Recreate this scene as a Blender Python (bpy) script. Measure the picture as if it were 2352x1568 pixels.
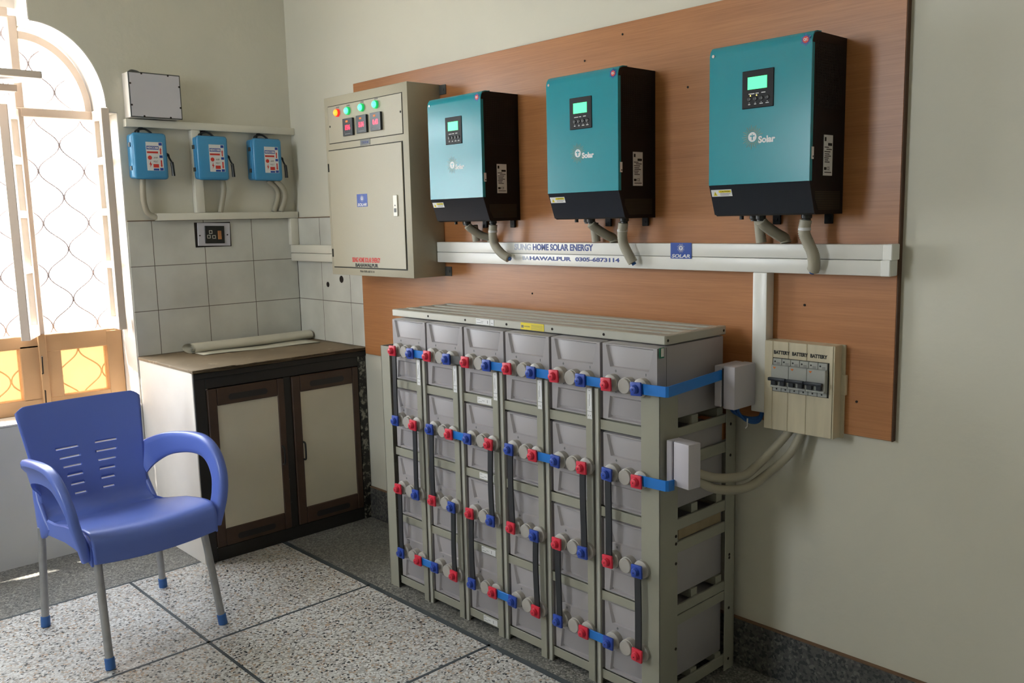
import bpy, bmesh, math, random
from mathutils import Vector, Matrix
random.seed(7)
for o in list(bpy.data.objects): bpy.data.objects.remove(o)
SC = bpy.context.scene
COL = SC.collection
PI = math.pi

# ------------------------------------------------------------------ camera
cam_d = bpy.data.cameras.new('camera'); cam = bpy.data.objects.new('camera', cam_d); COL.objects.link(cam)
cam_d.sensor_width = 36.0; cam_d.sensor_fit = 'HORIZONTAL'; cam_d.lens = 36.0*2028.98/2352.0
cam_d.clip_start = 0.05; cam_d.clip_end = 200
_y, _p, _r = (math.radians(a) for a in (43.1252, -7.9445, -1.3413))
fw = Vector((-math.cos(_y)*math.cos(_p), math.sin(_y)*math.cos(_p), math.sin(_p)))
rt = fw.cross(Vector((0, 0, 1))).normalized(); up = rt.cross(fw)
r2 = rt*math.cos(_r)+up*math.sin(_r); u2 = -rt*math.sin(_r)+up*math.cos(_r)
M = Matrix((r2, u2, -fw)).transposed().to_4x4(); M.translation = Vector((4.001, -2.2808, 1.3946))
cam.matrix_world = M
SC.camera = cam

# ------------------------------------------------------------------ world, sun, exposure
SC.view_settings.view_transform = 'Standard'; SC.view_settings.look = 'None'
SC.view_settings.gamma = 1.0; SC.view_settings.use_curve_mapping = False
SC.view_settings.exposure = 0.3
w = bpy.data.worlds.new('sky'); SC.world = w; w.use_nodes = True
bg = w.node_tree.nodes['Background']; bg.inputs[0].default_value = (0.87, 0.94, 1.0, 1); bg.inputs[1].default_value = 14.0
sun_d = bpy.data.lights.new('sun', 'SUN'); sun = bpy.data.objects.new('sun', sun_d); COL.objects.link(sun)
sun_d.energy = 26.0; sun_d.angle = math.radians(0.6); sun_d.color = (1.0, 0.93, 0.82)
sun.rotation_euler = Vector((0.20, 0.30, -1.0)).normalized().to_track_quat('-Z', 'Y').to_euler()

def portal(loc, rot, sx, sy):
    d = bpy.data.lights.new('sky_portal', 'AREA'); o = bpy.data.objects.new('sky_portal', d); COL.objects.link(o)
    d.shape = 'RECTANGLE'; d.size = sx; d.size_y = sy; d.cycles.is_portal = True
    o.location = loc; o.rotation_euler = rot
portal((-0.27, -1.45, 1.52), (0, -PI/2, 0), 1.95, 1.35)      # window in the back wall
portal((1.25, -4.08, 2.1), (PI/2, 0, 0), .75, 1.35)          # unseen second window, added in the left wall for fill daylight

# ------------------------------------------------------------------ materials
def lin(c):
    return tuple(((v/12.92) if v <= .04045 else ((v+.055)/1.055)**2.4) for v in c)
MATS = {}
def mat(name, rgb, rough=.5, metal=0., spec=.5, var=0., vscale=8., bump=0., bscale=60., col2=None, cov=.5, stretch=(1, 1, 1), emit=None, estr=0., coat=0.):
    """rgb are sRGB 0..255; col2 = dirt/wear colour mixed in by a noise mask"""
    m = bpy.data.materials.new(name); m.use_nodes = True; nt = m.node_tree; b = nt.nodes['Principled BSDF']
    c = lin([v/255 for v in rgb])+(1,)
    b.inputs['Base Color'].default_value = c; b.inputs['Roughness'].default_value = rough
    b.inputs['Metallic'].default_value = metal; b.inputs['Specular IOR Level'].default_value = spec
    if coat: b.inputs['Coat Weight'].default_value = coat; b.inputs['Coat Roughness'].default_value = .1
    if emit:
        b.inputs['Emission Color'].default_value = lin([v/255 for v in emit])+(1,); b.inputs['Emission Strength'].default_value = estr
    if var or col2 or bump:
        tc = nt.nodes.new('ShaderNodeTexCoord'); mp = nt.nodes.new('ShaderNodeMapping'); nt.links.new(tc.outputs['Object'], mp.inputs[0])
        mp.inputs['Scale'].default_value = stretch
        n = nt.nodes.new('ShaderNodeTexNoise'); n.inputs['Scale'].default_value = vscale; n.inputs['Detail'].default_value = 6
        nt.links.new(mp.outputs[0], n.inputs[0])
        last = None
        if var:
            mr = nt.nodes.new('ShaderNodeMapRange'); mr.inputs[1].default_value = .3; mr.inputs[2].default_value = .7
            mr.inputs[3].default_value = 1-var; mr.inputs[4].default_value = 1+var; nt.links.new(n.outputs[0], mr.inputs[0])
            mx = nt.nodes.new('ShaderNodeVectorMath'); mx.operation = 'SCALE'; mx.inputs[0].default_value = c[:3]
            nt.links.new(mr.outputs[0], mx.inputs['Scale']); last = mx.outputs[0]
        if col2:
            n2 = nt.nodes.new('ShaderNodeTexNoise'); n2.inputs['Scale'].default_value = vscale*2.3; n2.inputs['Detail'].default_value = 10; n2.inputs['Roughness'].default_value = .7
            nt.links.new(mp.outputs[0], n2.inputs[0])
            cr = nt.nodes.new('ShaderNodeValToRGB'); cr.color_ramp.elements[0].position = cov; cr.color_ramp.elements[1].position = min(1, cov+.08)
            nt.links.new(n2.outputs[0], cr.inputs[0])
            mm = nt.nodes.new('ShaderNodeMix'); mm.data_type = 'RGBA'; mm.inputs[7].default_value = lin([v/255 for v in col2])+(1,)
            if last: nt.links.new(last, mm.inputs[6])
            else: mm.inputs[6].default_value = c
            nt.links.new(cr.outputs[0], mm.inputs[0]); last = mm.outputs[2]
        if last: nt.links.new(last, b.inputs['Base Color'])
        if bump:
            n3 = nt.nodes.new('ShaderNodeTexNoise'); n3.inputs['Scale'].default_value = bscale; n3.inputs['Detail'].default_value = 4
            nt.links.new(mp.outputs[0], n3.inputs[0])
            bp = nt.nodes.new('ShaderNodeBump'); bp.inputs['Strength'].default_value = bump; bp.inputs['Distance'].default_value = .004
            nt.links.new(n3.outputs[0], bp.inputs['Height']); nt.links.new(bp.outputs[0], b.inputs['Normal'])
    MATS[name] = m; return m

def math_node(nt, op, a, b_=None, c_=None):
    n = nt.nodes.new('ShaderNodeMath'); n.operation = op
    for i, v in enumerate((a, b_, c_)):
        if v is None: continue
        if isinstance(v, (int, float)): n.inputs[i].default_value = v
        else: nt.links.new(v, n.inputs[i])
    return n.outputs[0]

def tile_mat(name, axis, period, off, lines=(1.2194, 1.0194, 1.4195, .8194)):
    m = bpy.data.materials.new(name); m.use_nodes = True; nt = m.node_tree; b = nt.nodes['Principled BSDF']
    b.inputs['Roughness'].default_value = .32
    tc = nt.nodes.new('ShaderNodeTexCoord'); sp = nt.nodes.new('ShaderNodeSeparateXYZ'); nt.links.new(tc.outputs['Object'], sp.inputs[0])
    def line(val, per, o, wd):
        t = math_node(nt, 'SUBTRACT', val, o); t = math_node(nt, 'DIVIDE', t, per); f = math_node(nt, 'FRACT', t)
        f = math_node(nt, 'SUBTRACT', f, .5); f = math_node(nt, 'ABSOLUTE', f); return math_node(nt, 'GREATER_THAN', f, .5-wd/per/2)
    a = line(sp.outputs[axis], period, off, .003); c = line(sp.outputs[2], .2, .0194, .003)
    g = math_node(nt, 'MAXIMUM', a, c)
    n = nt.nodes.new('ShaderNodeTexNoise'); n.inputs['Scale'].default_value = 3.5; n.inputs['Detail'].default_value = 8; nt.links.new(tc.outputs['Object'], n.inputs[0])
    cr = nt.nodes.new('ShaderNodeValToRGB'); e = cr.color_ramp.elements
    e[0].position = .3; e[0].color = lin((.74, .74, .71))+(1,); e[1].position = .62; e[1].color = lin((.83, .83, .80))+(1,)
    nt.links.new(n.outputs[0], cr.inputs[0])
    mm = nt.nodes.new('ShaderNodeMix'); mm.data_type = 'RGBA'; mm.inputs[7].default_value = lin((.36, .33, .28))+(1,)
    nt.links.new(g, mm.inputs[0]); nt.links.new(cr.outputs[0], mm.inputs[6]); nt.links.new(mm.outputs[2], b.inputs['Base Color'])
    return m

def terrazzo(name, scale, cols, base, chip=.62, rough=.35, dirt=.15):
    m = bpy.data.materials.new(name); m.use_nodes = True; nt = m.node_tree; b = nt.nodes['Principled BSDF']
    b.inputs['Roughness'].default_value = rough
    tc = nt.nodes.new('ShaderNodeTexCoord')
    wn = nt.nodes.new('ShaderNodeTexNoise'); wn.inputs['Scale'].default_value = scale*.8; nt.links.new(tc.outputs['Object'], wn.inputs[0])
    wm = nt.nodes.new('ShaderNodeMix'); wm.data_type = 'RGBA'; wm.blend_type = 'ADD'; wm.inputs[0].default_value = .012
    nt.links.new(tc.outputs['Object'], wm.inputs[6]); nt.links.new(wn.outputs['Color'], wm.inputs[7])
    v = nt.nodes.new('ShaderNodeTexVoronoi'); v.inputs['Scale'].default_value = scale; nt.links.new(wm.outputs[2], v.inputs[0])
    sp = nt.nodes.new('ShaderNodeSeparateColor'); nt.links.new(v.outputs['Color'], sp.inputs[0])
    cr = nt.nodes.new('ShaderNodeValToRGB'); cr.color_ramp.interpolation = 'CONSTANT'
    el = cr.color_ramp.elements
    while len(el) > 1: el.remove(el[-1])
    el[0].position = 0; el[0].color = lin([x/255 for x in cols[0][1]])+(1,)
    for p, c in cols[1:]:
        e = el.new(p); e.color = lin([x/255 for x in c])+(1,)
    nt.links.new(sp.outputs[0], cr.inputs[0])
    msk = math_node(nt, 'GREATER_THAN', v.outputs['Distance'], chip)
    mm = nt.nodes.new('ShaderNodeMix'); mm.data_type = 'RGBA'; mm.inputs[7].default_value = lin([x/255 for x in base])+(1,)
    nt.links.new(msk, mm.inputs[0]); nt.links.new(cr.outputs[0], mm.inputs[6])
    dn = nt.nodes.new('ShaderNodeTexNoise'); dn.inputs['Scale'].default_value = 2.2; dn.inputs['Detail'].default_value = 7; nt.links.new(tc.outputs['Object'], dn.inputs[0])
    mr = nt.nodes.new('ShaderNodeMapRange'); mr.inputs[1].default_value = .3; mr.inputs[2].default_value = .7; mr.inputs[3].default_value = 1-dirt; mr.inputs[4].default_value = 1+dirt*.5
    nt.links.new(dn.outputs[0], mr.inputs[0])
    vm = nt.nodes.new('ShaderNodeVectorMath'); vm.operation = 'SCALE'; nt.links.new(mm.outputs[2], vm.inputs[0]); nt.links.new(mr.outputs[0], vm.inputs['Scale'])
    nt.links.new(vm.outputs[0], b.inputs['Base Color'])
    return m

def wood_mat(name, dark, light, rough=.35):
    m = bpy.data.materials.new(name); m.use_nodes = True; nt = m.node_tree; b = nt.nodes['Principled BSDF']; b.inputs['Roughness'].default_value = rough
    tc = nt.nodes.new('ShaderNodeTexCoord'); mp = nt.nodes.new('ShaderNodeMapping'); mp.inputs['Scale'].default_value = (.8, 8, 13)
    nt.links.new(tc.outputs['Object'], mp.inputs[0])
    n = nt.nodes.new('ShaderNodeTexNoise'); n.inputs['Scale'].default_value = 1.6; n.inputs['Detail'].default_value = 5; n.inputs['Distortion'].default_value = .8; nt.links.new(mp.outputs[0], n.inputs[0])
    mp2 = nt.nodes.new('ShaderNodeMapping'); mp2.inputs['Scale'].default_value = (3.2, 20, 150); nt.links.new(tc.outputs['Object'], mp2.inputs[0])
    n2 = nt.nodes.new('ShaderNodeTexNoise'); n2.inputs['Scale'].default_value = 2; n2.inputs['Detail'].default_value = 6; n2.inputs['Distortion'].default_value = .35; n2.inputs['Roughness'].default_value = .6; nt.links.new(mp2.outputs[0], n2.inputs[0])
    s = math_node(nt, 'MULTIPLY_ADD', n2.outputs[0], .6, math_node(nt, 'MULTIPLY', n.outputs[0], .42))
    cr = nt.nodes.new('ShaderNodeValToRGB'); e = cr.color_ramp.elements
    e[0].position = .30; e[0].color = lin([x/255 for x in dark])+(1,); e[1].position = .74; e[1].color = lin([x/255 for x in light])+(1,)
    nt.links.new(s, cr.inputs[0]); nt.links.new(cr.outputs[0], b.inputs['Base Color']); return m

m_wall = mat('wall_paint', (211, 208, 194), .55, var=.035, vscale=1.6, bump=.25, bscale=35)
m_ceil = mat('ceiling_paint', (225, 222, 208), .7)
m_reveal = mat('whitewash', (232, 227, 220), .6, var=.04, vscale=5, bump=.2, bscale=30)
m_lowwall = mat('low_wall', (200, 200, 196), .6, var=.06, vscale=3, col2=(140, 125, 105), cov=.72)
m_tile_b = tile_mat('tile_back', 1, .2393, -.0065); m_tile_r = tile_mat('tile_right', 0, .2459, .2303)
m_ter = terrazzo('terrazzo_large', 140, [(0, (58, 62, 66)), (.09, (184, 160, 138)), (.19, (204, 204, 201)), (.50, (176, 175, 172)), (.72, (216, 217, 216)), (.93, (142, 136, 128))], (172, 172, 170), .7, .3, .12)
m_terg = terrazzo('terrazzo_fine', 170, [(0, (88, 88, 86)), (.25, (124, 123, 118)), (.5, (142, 141, 136)), (.72, (104, 104, 100)), (.88, (162, 160, 154))], (110, 110, 106), .7, .35, .2)
m_skirt = terrazzo('terrazzo_skirt', 120, [(0, (54, 56, 56)), (.3, (92, 92, 88)), (.6, (78, 78, 76)), (.85, (112, 110, 106))], (84, 84, 82), .7, .4, .15)
m_joint = mat('floor_joint', (70, 78, 84), .4)
m_ply = wood_mat('laminate', (158, 101, 60), (190, 131, 82), .36)
m_plyedge = mat('laminate_edge', (84, 58, 40), .7)
m_cab = mat('powder_coat_grey', (168, 162, 142), .42, var=.02, vscale=300, bump=.15, bscale=400)
m_cabdark = mat('panel_gap', (40, 40, 34), .7)
m_teal = mat('teal_steel', (24, 142, 158), .25, var=.015, vscale=6)
m_lower = mat('navy_black_plastic', (22, 27, 36), .4, spec=.35)
m_black = mat('black_plastic', (15, 16, 20), .5, spec=.25)
m_blackp = mat('black_perforated', (18, 18, 19), .6)
m_vent = mat('vent_slots', (58, 55, 40), .6)
m_white = mat('white_plastic', (226, 222, 208), .34, var=.02, vscale=5)
m_whitep = mat('white_print', (222, 222, 222), .5)
m_trunk = mat('white_trunking', (234, 233, 228), .28, var=.02, vscale=6)
m_trunkd = mat('cream_trunking', (222, 219, 206), .4, var=.03, vscale=6)
m_bluep = mat('blue_print', (38, 62, 138), .4)
m_blueglare = mat('glare_pale_blue_print', (120, 132, 180), .4)
m_blueglare2 = mat('glare_washed_print', (176, 182, 200), .4)  # window glare on the glossy lettering, painted as a paler blue
m_bluelogo = mat('blue_logo', (28, 70, 160), .35)
m_redp = mat('red_print', (205, 52, 40), .5)
m_blackprint = mat('black_print', (22, 22, 22), .6)
m_greyprint = mat('grey_print', (110, 112, 112), .6)
m_yellow = mat('yellow_print', (228, 208, 30), .45)
m_gold = mat('gold_print', (150, 140, 84), .5)
m_metal = mat('steel', (150, 148, 142), .35, metal=.9)
m_alu = mat('aluminium_leg', (165, 166, 168), .45, metal=.55, var=.08, vscale=30)
m_cell = mat('grey_battery_case', (158, 154, 156), .42, var=.03, vscale=6)
m_cellside = mat('grey_battery_side', (120, 116, 114), .5)
m_post = mat('light_grey_plastic', (168, 164, 158), .45)
m_rack = mat('rack_green_grey', (152, 151, 137), .42, var=.03, vscale=12)
m_rackd = mat('rack_zinc_top', (178, 178, 168), .35, metal=.15, var=.03, vscale=9)
m_red = mat('red_cover', (214, 42, 66), .4)
m_blue = mat('blue_cover', (40, 72, 168), .4)
m_bus = mat('blue_busbar', (28, 118, 206), .38)
m_cable = mat('black_cable', (36, 38, 42), .5)
m_oldblack = mat('aged_black_paint', (34, 32, 29), .55, col2=(146, 142, 128), cov=.69, vscale=9)
m_brown = mat('brown_painted_wood', (68, 49, 36), .55, var=.2, vscale=12, col2=(150, 138, 118), cov=.7)
m_door = mat('worn_white_board', (205, 198, 178), .5, var=.05, vscale=4, col2=(150, 138, 112), cov=.66)
m_slab = mat('dirty_stone_top', (128, 112, 90), .7, var=.18, vscale=5, col2=(168, 150, 124), cov=.6)
m_chair = mat('blue_chair_plastic', (98, 121, 205), .33, var=.02, vscale=4)
m_cap = mat('blue_foot_cap', (56, 104, 170), .5)
m_swblue = mat('blue_enamel', (66, 146, 196), .28)
m_cond = mat('grey_conduit', (172, 166, 148), .5)
m_frame = mat('tan_painted_wood', (190, 152, 110), .5, var=.06, vscale=5, col2=(206, 200, 190), cov=.7)
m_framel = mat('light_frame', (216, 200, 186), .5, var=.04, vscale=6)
m_grill = mat('grille_iron', (120, 114, 118), .5)
m_out = mat('outside_ground', (196, 188, 174), .9)
m_orange = mat('orange_mark', (226, 120, 30), .5)
m_lead = mat('dull_lead', (92, 94, 92), .4, metal=.4)
m_green = mat('green_print', (24, 110, 84), .5)
m_bluewire = mat('blue_cable', (30, 84, 150), .4)
m_screen = mat('lcd_green', (60, 220, 140), .4, emit=(80, 255, 150), estr=1.15)
m_gl = mat('green_lamp', (60, 220, 130), .3, emit=(90, 255, 170), estr=1.7)
m_glr = mat('green_lamp_rim', (20, 170, 90), .3, emit=(20, 200, 100), estr=.55)
m_rl = mat('red_lamp', (240, 80, 30), .3, emit=(255, 150, 40), estr=1.8)
m_rlr = mat('red_lamp_rim', (220, 30, 30), .3, emit=(235, 40, 30), estr=.7)
m_seg = mat('red_digits', (255, 40, 70), .3, emit=(255, 50, 80), estr=1.6)
m_led = mat('yellow_led', (255, 220, 90), .3, emit=(255, 225, 110), estr=2.)
m_meter = mat('meter_black', (36, 42, 46), .3)
m_greyface = mat('grey_board', (202, 200, 208), .5)
m_ivory = mat('ivory_panel', (206, 196, 170), .45, var=.07, vscale=7, stretch=(8, 8, 1))
m_breaker = mat('breaker_grey', (172, 174, 170), .4)
m_handle = mat('navy_toggle', (38, 42, 50), .4)
m_cloth = mat('pale_pvc_sheet', (206, 203, 188), .5, var=.05, vscale=6)
m_bake = mat('dark_bakelite', (30, 32, 30), .35)
m_hole = mat('dark_hole', (40, 32, 26), .9)
m_stain = mat('brown_stain', (120, 92, 70), .8)
m_packing = mat('packing_wood', (176, 120, 72), .7, var=.2, vscale=20)
m_strip = mat('pale_packing_wood', (150, 134, 106), .8, var=.12, vscale=20)
m_purple = mat('mauve_white_box', (186, 182, 190), .45)
# amber pane in the lower window sashes
m_amber = bpy.data.materials.new('amber_pane'); m_amber.use_nodes = True
_nt = m_amber.node_tree; _nt.nodes.clear()
_o = _nt.nodes.new('ShaderNodeOutputMaterial'); _t = _nt.nodes.new('ShaderNodeBsdfTransparent'); _t.inputs[0].default_value = (.46, .35, .25, 1)
_d = _nt.nodes.new('ShaderNodeBsdfTranslucent'); _d.inputs[0].default_value = (.3, .2, .1, 1); _m = _nt.nodes.new('ShaderNodeMixShader'); _m.inputs[0].default_value = .35
_nt.links.new(_t.outputs[0], _m.inputs[1]); _nt.links.new(_d.outputs[0], _m.inputs[2]); _nt.links.new(_m.outputs[0], _o.inputs[0])
m_glass = bpy.data.materials.new('clear_pane'); m_glass.use_nodes = True
_nt = m_glass.node_tree; _nt.nodes.clear()
_o = _nt.nodes.new('ShaderNodeOutputMaterial'); _t = _nt.nodes.new('ShaderNodeBsdfTransparent'); _t.inputs[0].default_value = (.95, .97, .97, 1)
_d = _nt.nodes.new('ShaderNodeBsdfGlossy'); _d.inputs['Roughness'].default_value = .05; _m = _nt.nodes.new('ShaderNodeMixShader'); _m.inputs[0].default_value = .06
_nt.links.new(_t.outputs[0], _m.inputs[1]); _nt.links.new(_d.outputs[0], _m.inputs[2]); _nt.links.new(_m.outputs[0], _o.inputs[0])

# ------------------------------------------------------------------ mesh helpers
def new(): return bmesh.new()
def merge(bm, t):
    me = bpy.data.meshes.new('tmp'); t.to_mesh(me); t.free(); bm.from_mesh(me); bpy.data.meshes.remove(me)
def box(bm, x0, x1, y0, y1, z0, z1, b=0., seg=1, mi=0, rot=None, piv=None):
    t = new(); bmesh.ops.create_cube(t, size=1)
    for v in t.verts: v.co = Vector(((v.co.x+.5)*(x1-x0)+x0, (v.co.y+.5)*(y1-y0)+y0, (v.co.z+.5)*(z1-z0)+z0))
    if b: bmesh.ops.bevel(t, geom=t.edges[:], offset=b, segments=seg, affect='EDGES', profile=.5)
    for f in t.faces: f.material_index = mi
    if rot is not None: bmesh.ops.rotate(t, verts=t.verts, cent=Vector(piv), matrix=rot)
    merge(bm, t); return bm
def frames(pts, closed=False):
    n = len(pts); T = []
    for i in range(n):
        a = pts[max(i-1, 0)]; c = pts[min(i+1, n-1)]; T.append((c-a).normalized())
    nrm = T[0].orthogonal().normalized(); out = []
    for i in range(n):
        nrm = (nrm-T[i]*nrm.dot(T[i]))
        nrm = nrm.normalized() if nrm.length > 1e-6 else T[i].orthogonal().normalized()
        out.append((T[i], nrm, T[i].cross(nrm)))
    return out
def spline(P, n=10):
    P = [Vector(p) for p in P]; out = []
    for i in range(len(P)-1):
        p0 = P[max(i-1, 0)]; p1 = P[i]; p2 = P[i+1]; p3 = P[min(i+2, len(P)-1)]
        for k in range(n):
            t = k/n; out.append(.5*((2*p1)+(-p0+p2)*t+(2*p0-5*p1+4*p2-p3)*t*t+(-p0+3*p1-3*p2+p3)*t**3))
    out.append(P[-1]); return out
def tube(bm, pts, r, seg=12, cap=True, rf=None):
    pts = [Vector(p) for p in pts]; F = frames(pts); rings = []
    for i, p in enumerate(pts):
        rr = rf(i) if rf else r; T, N, B = F[i]
        rings.append([bm.verts.new(p+(N*math.cos(2*PI*k/seg)+B*math.sin(2*PI*k/seg))*rr) for k in range(seg)])
    for a, b_ in zip(rings, rings[1:]):
        for k in range(seg): bm.faces.new((a[k], a[(k+1) % seg], b_[(k+1) % seg], b_[k]))
    if cap: bm.faces.new(rings[0][::-1]); bm.faces.new(rings[-1])
    return bm
def cyl(bm, p0, p1, r, seg=20, r1=None):
    r1 = r if r1 is None else r1
    p0 = Vector(p0); p1 = Vector(p1); T = (p1-p0).normalized(); N = T.orthogonal().normalized(); B = T.cross(N)
    A = [bm.verts.new(p0+(N*math.cos(2*PI*k/seg)+B*math.sin(2*PI*k/seg))*r) for k in range(seg)]
    C = [bm.verts.new(p1+(N*math.cos(2*PI*k/seg)+B*math.sin(2*PI*k/seg))*r1) for k in range(seg)]
    for k in range(seg): bm.faces.new((A[k], A[(k+1) % seg], C[(k+1) % seg], C[k]))
    bm.faces.new(A[::-1]); bm.faces.new(C); return bm
def lathe(bm, p0, axis, prof, seg=24):
    """prof: list of (distance along axis, radius)"""
    p0 = Vector(p0); T = Vector(axis).normalized(); N = T.orthogonal().normalized(); B = T.cross(N); R = []
    for d, r in prof:
        R.append([bm.verts.new(p0+T*d+(N*math.cos(2*PI*k/seg)+B*math.sin(2*PI*k/seg))*max(r, 1e-4)) for k in range(seg)])
    for a, b_ in zip(R, R[1:]):
        for k in range(seg): bm.faces.new((a[k], a[(k+1) % seg], b_[(k+1) % seg], b_[k]))
    bm.faces.new(R[0][::-1]); bm.faces.new(R[-1]); return bm
def prism(bm, poly, d, fn):
    """poly 2-D points, d=(a,b) extents, fn(u,v,w)->3-D"""
    A = [bm.verts.new(fn(u, v, d[0])) for u, v in poly]; B = [bm.verts.new(fn(u, v, d[1])) for u, v in poly]
    n = len(poly)
    for k in range(n): bm.faces.new((A[k], A[(k+1) % n], B[(k+1) % n], B[k]))
    bm.faces.new(A[::-1]); bm.faces.new(B); return bm
def corr(pts, r, step=.0042, amp=.0011):
    """resample path for a corrugated conduit"""
    P = spline(pts, 24); out = [P[0]]; acc = 0
    for a, b_ in zip(P, P[1:]):
        L = (b_-a).length
        while acc+L >= step/2:
            t = (step/2-acc)/L; a = a.lerp(b_, t); L = (b_-a).length; acc = 0; out.append(a)
        acc += L
    return out, (lambda i: r+(amp if i % 2 else -amp))
def link(name, me, mats, parent=None):
    o = bpy.data.objects.new(name, me); COL.objects.link(o)
    for m in (mats if isinstance(mats, (list, tuple)) else [mats]): me.materials.append(m)
    if parent: o.parent = parent
    return o
def fin(name, bm, mats, parent=None, smooth=True, ang=.6):
    bmesh.ops.recalc_face_normals(bm, faces=bm.faces[:])
    if smooth:
        for f in bm.faces: f.smooth = True
        for e in bm.edges:
            if len(e.link_faces) == 2 and e.calc_face_angle(0) > ang: e.smooth = False
    me = bpy.data.meshes.new(name); bm.to_mesh(me); bm.free()
    o = link(name, me, mats, parent)
    return o
def thing(name, label, cat, loc=(0, 0, 0), rz=0., group=None):
    o = bpy.data.objects.new(name, None); COL.objects.link(o); o.empty_display_size = .05
    o.location = loc; o.rotation_euler = (0, 0, rz); tag(o, label, cat, group); return o
def tag(o, label, cat, group=None):
    o['label'] = label; o['category'] = cat
    if group: o['group'] = group
    return o
def struct(o): o['kind'] = 'structure'; return o
def lab(o, s): o['label'] = s; return o
def text_mesh(txt, size, bold=0., ext=.0004, align='CENTER', xs=1., shear=0., spacing=1.):
    c = bpy.data.curves.new('t', 'FONT'); c.body = txt; c.size = size; c.align_x = align; c.align_y = 'CENTER'; c.extrude = ext; c.offset = bold
    c.shear = shear; c.space_character = spacing; c.resolution_u = 4
    o = bpy.data.objects.new('t', c); COL.objects.link(o)
    dg = bpy.context.evaluated_depsgraph_get(); dg.update(); me = bpy.data.meshes.new_from_object(o.evaluated_get(dg))
    bpy.data.objects.remove(o); bpy.data.curves.remove(c)
    for v in me.vertices: v.co.x *= xs
    return me
def put_text(bm, txt, size, fn, **k):
    """fn maps (u,v,w) of the flat text to space"""
    me = text_mesh(txt, size, **k); t = new(); t.from_mesh(me); bpy.data.meshes.remove(me)
    for v in t.verts: v.co = Vector(fn(v.co.x, v.co.y, v.co.z))
    for f in t.faces: f.material_index = 0
    merge(bm, t); return bm
def fit_text(bm, txt, x0, x1, z0, z1, fn, **k):
    """text stretched to fill a rectangle given in the plane's own (u,v)"""
    me = text_mesh(txt, .1, **k); xs = [v.co.x for v in me.vertices]; ys = [v.co.y for v in me.vertices]
    a, b_, c, d = min(xs), max(xs), min(ys), max(ys); t = new(); t.from_mesh(me); bpy.data.meshes.remove(me)
    for v in t.verts: v.co = Vector(fn(x0+(v.co.x-a)/(b_-a)*(x1-x0), z0+(v.co.y-c)/(d-c)*(z1-z0), v.co.z))
    for f in t.faces: f.material_index = 0
    merge(bm, t); return bm
def onY(y):   # plane facing -Y (right wall things), local (x,z)
    return lambda u, v, w_: (u, y-w_, v)
def onX(x):   # plane facing +X, local (y,z)
    return lambda u, v, w_: (x+w_, u, v)

# ------------------------------------------------------------------ the room
XR, YL, ZC = 5.4, -4.0, 3.1
struct(fin('wall_right', box(new(), -.3, XR+.2, 0, .15, -.1, ZC+.1), m_wall, smooth=False))
# back wall with the arched window opening (x = -0.25 .. 0)
OY0, OY1, SILL = -2.07, -.83, .60
bm = new()
box(bm, -.25, 0, OY1, .0, 0, ZC)                         # right of the window
box(bm, -.25, 0, OY0, OY1, 0, SILL)                     # below the sill
box(bm, -.25, 0, YL, OY0, 0, ZC)                        # left of the window
cy_, cz_, ea, eb = -1.147, 1.905, .274, .324
HEAD = 2.36
polyR = [(OY1, 1.885), (OY1, ZC), (-1.147, ZC), (-1.147, cz_+eb)]
arc = [(cy_+ea*math.sin(t), cz_+eb*math.cos(t)) for t in [i*PI/2/28 for i in range(29)]]
polyR += arc[1:]+[(cy_+ea, 1.885)]
mir = lambda y: -2.9-y
for g in (lambda y: y, mir):
    for (ya, za), (yb, zb) in zip(arc, arc[1:]):
        prism(bm, [(g(ya), za), (g(yb), zb), (g(yb), ZC), (g(ya), ZC)], (-.25, 0), lambda u, v, w_: Vector((w_, u, v)))
    a, b_ = sorted((g(cy_+ea), g(OY1))); box(bm, -.25, 0, a, b_, 1.885, ZC)
    a, b_ = sorted((g(cy_+ea), g(cy_+ea-.0001)))
box(bm, -.25, 0, -1.753, -1.147, HEAD, ZC)
wb = struct(fin('wall_back', bm, m_wall, smooth=False))
# plaster reveal lining of the window (whitewashed), a thin skin on the opening
bm = new()
t_ = .004
box(bm, -.25, -.001, OY1-t_, OY1, SILL, 1.885)
box(bm, -.25, -.001, OY0, OY0+t_, SILL, 1.885)
box(bm, -.25, .004, OY0, OY1, SILL-.002, SILL+t_)
box(bm, -.25, -.001, -1.151, -1.147, cz_+eb, HEAD); box(bm, -.25, -.001, -1.753, -1.749, cz_+eb, HEAD)
box(bm, -.25, -.001, -1.753, -1.147, HEAD-t_, HEAD)
box(bm, -.25, -.001, cy_+ea-.001, OY1, 1.881, 1.885)
for s in (0, 1):
    A = []
    for t in [i*PI/2/28 for i in range(29)]:
        y, z = cy_+ea*math.sin(t), cz_+eb*math.cos(t); yi, zi = cy_+(ea-t_)*math.sin(t), cz_+(eb-t_)*math.cos(t)
        if s: y, yi = mir(y), mir(yi)
        A.append([bm.verts.new((x, a, b_)) for x, a, b_ in ((-.25, y, z), (-.001, y, z), (-.001, yi, zi), (-.25, yi, zi))])
    for a, b_ in zip(A, A[1:]):
        for k in range(4): bm.faces.new((a[k], a[(k+1) % 4], b_[(k+1) % 4], b_[k]))
    bm.faces.new(A[0]); bm.faces.new(A[-1])
struct(fin('trim_1', bm, m_reveal, ang=.5))
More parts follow.
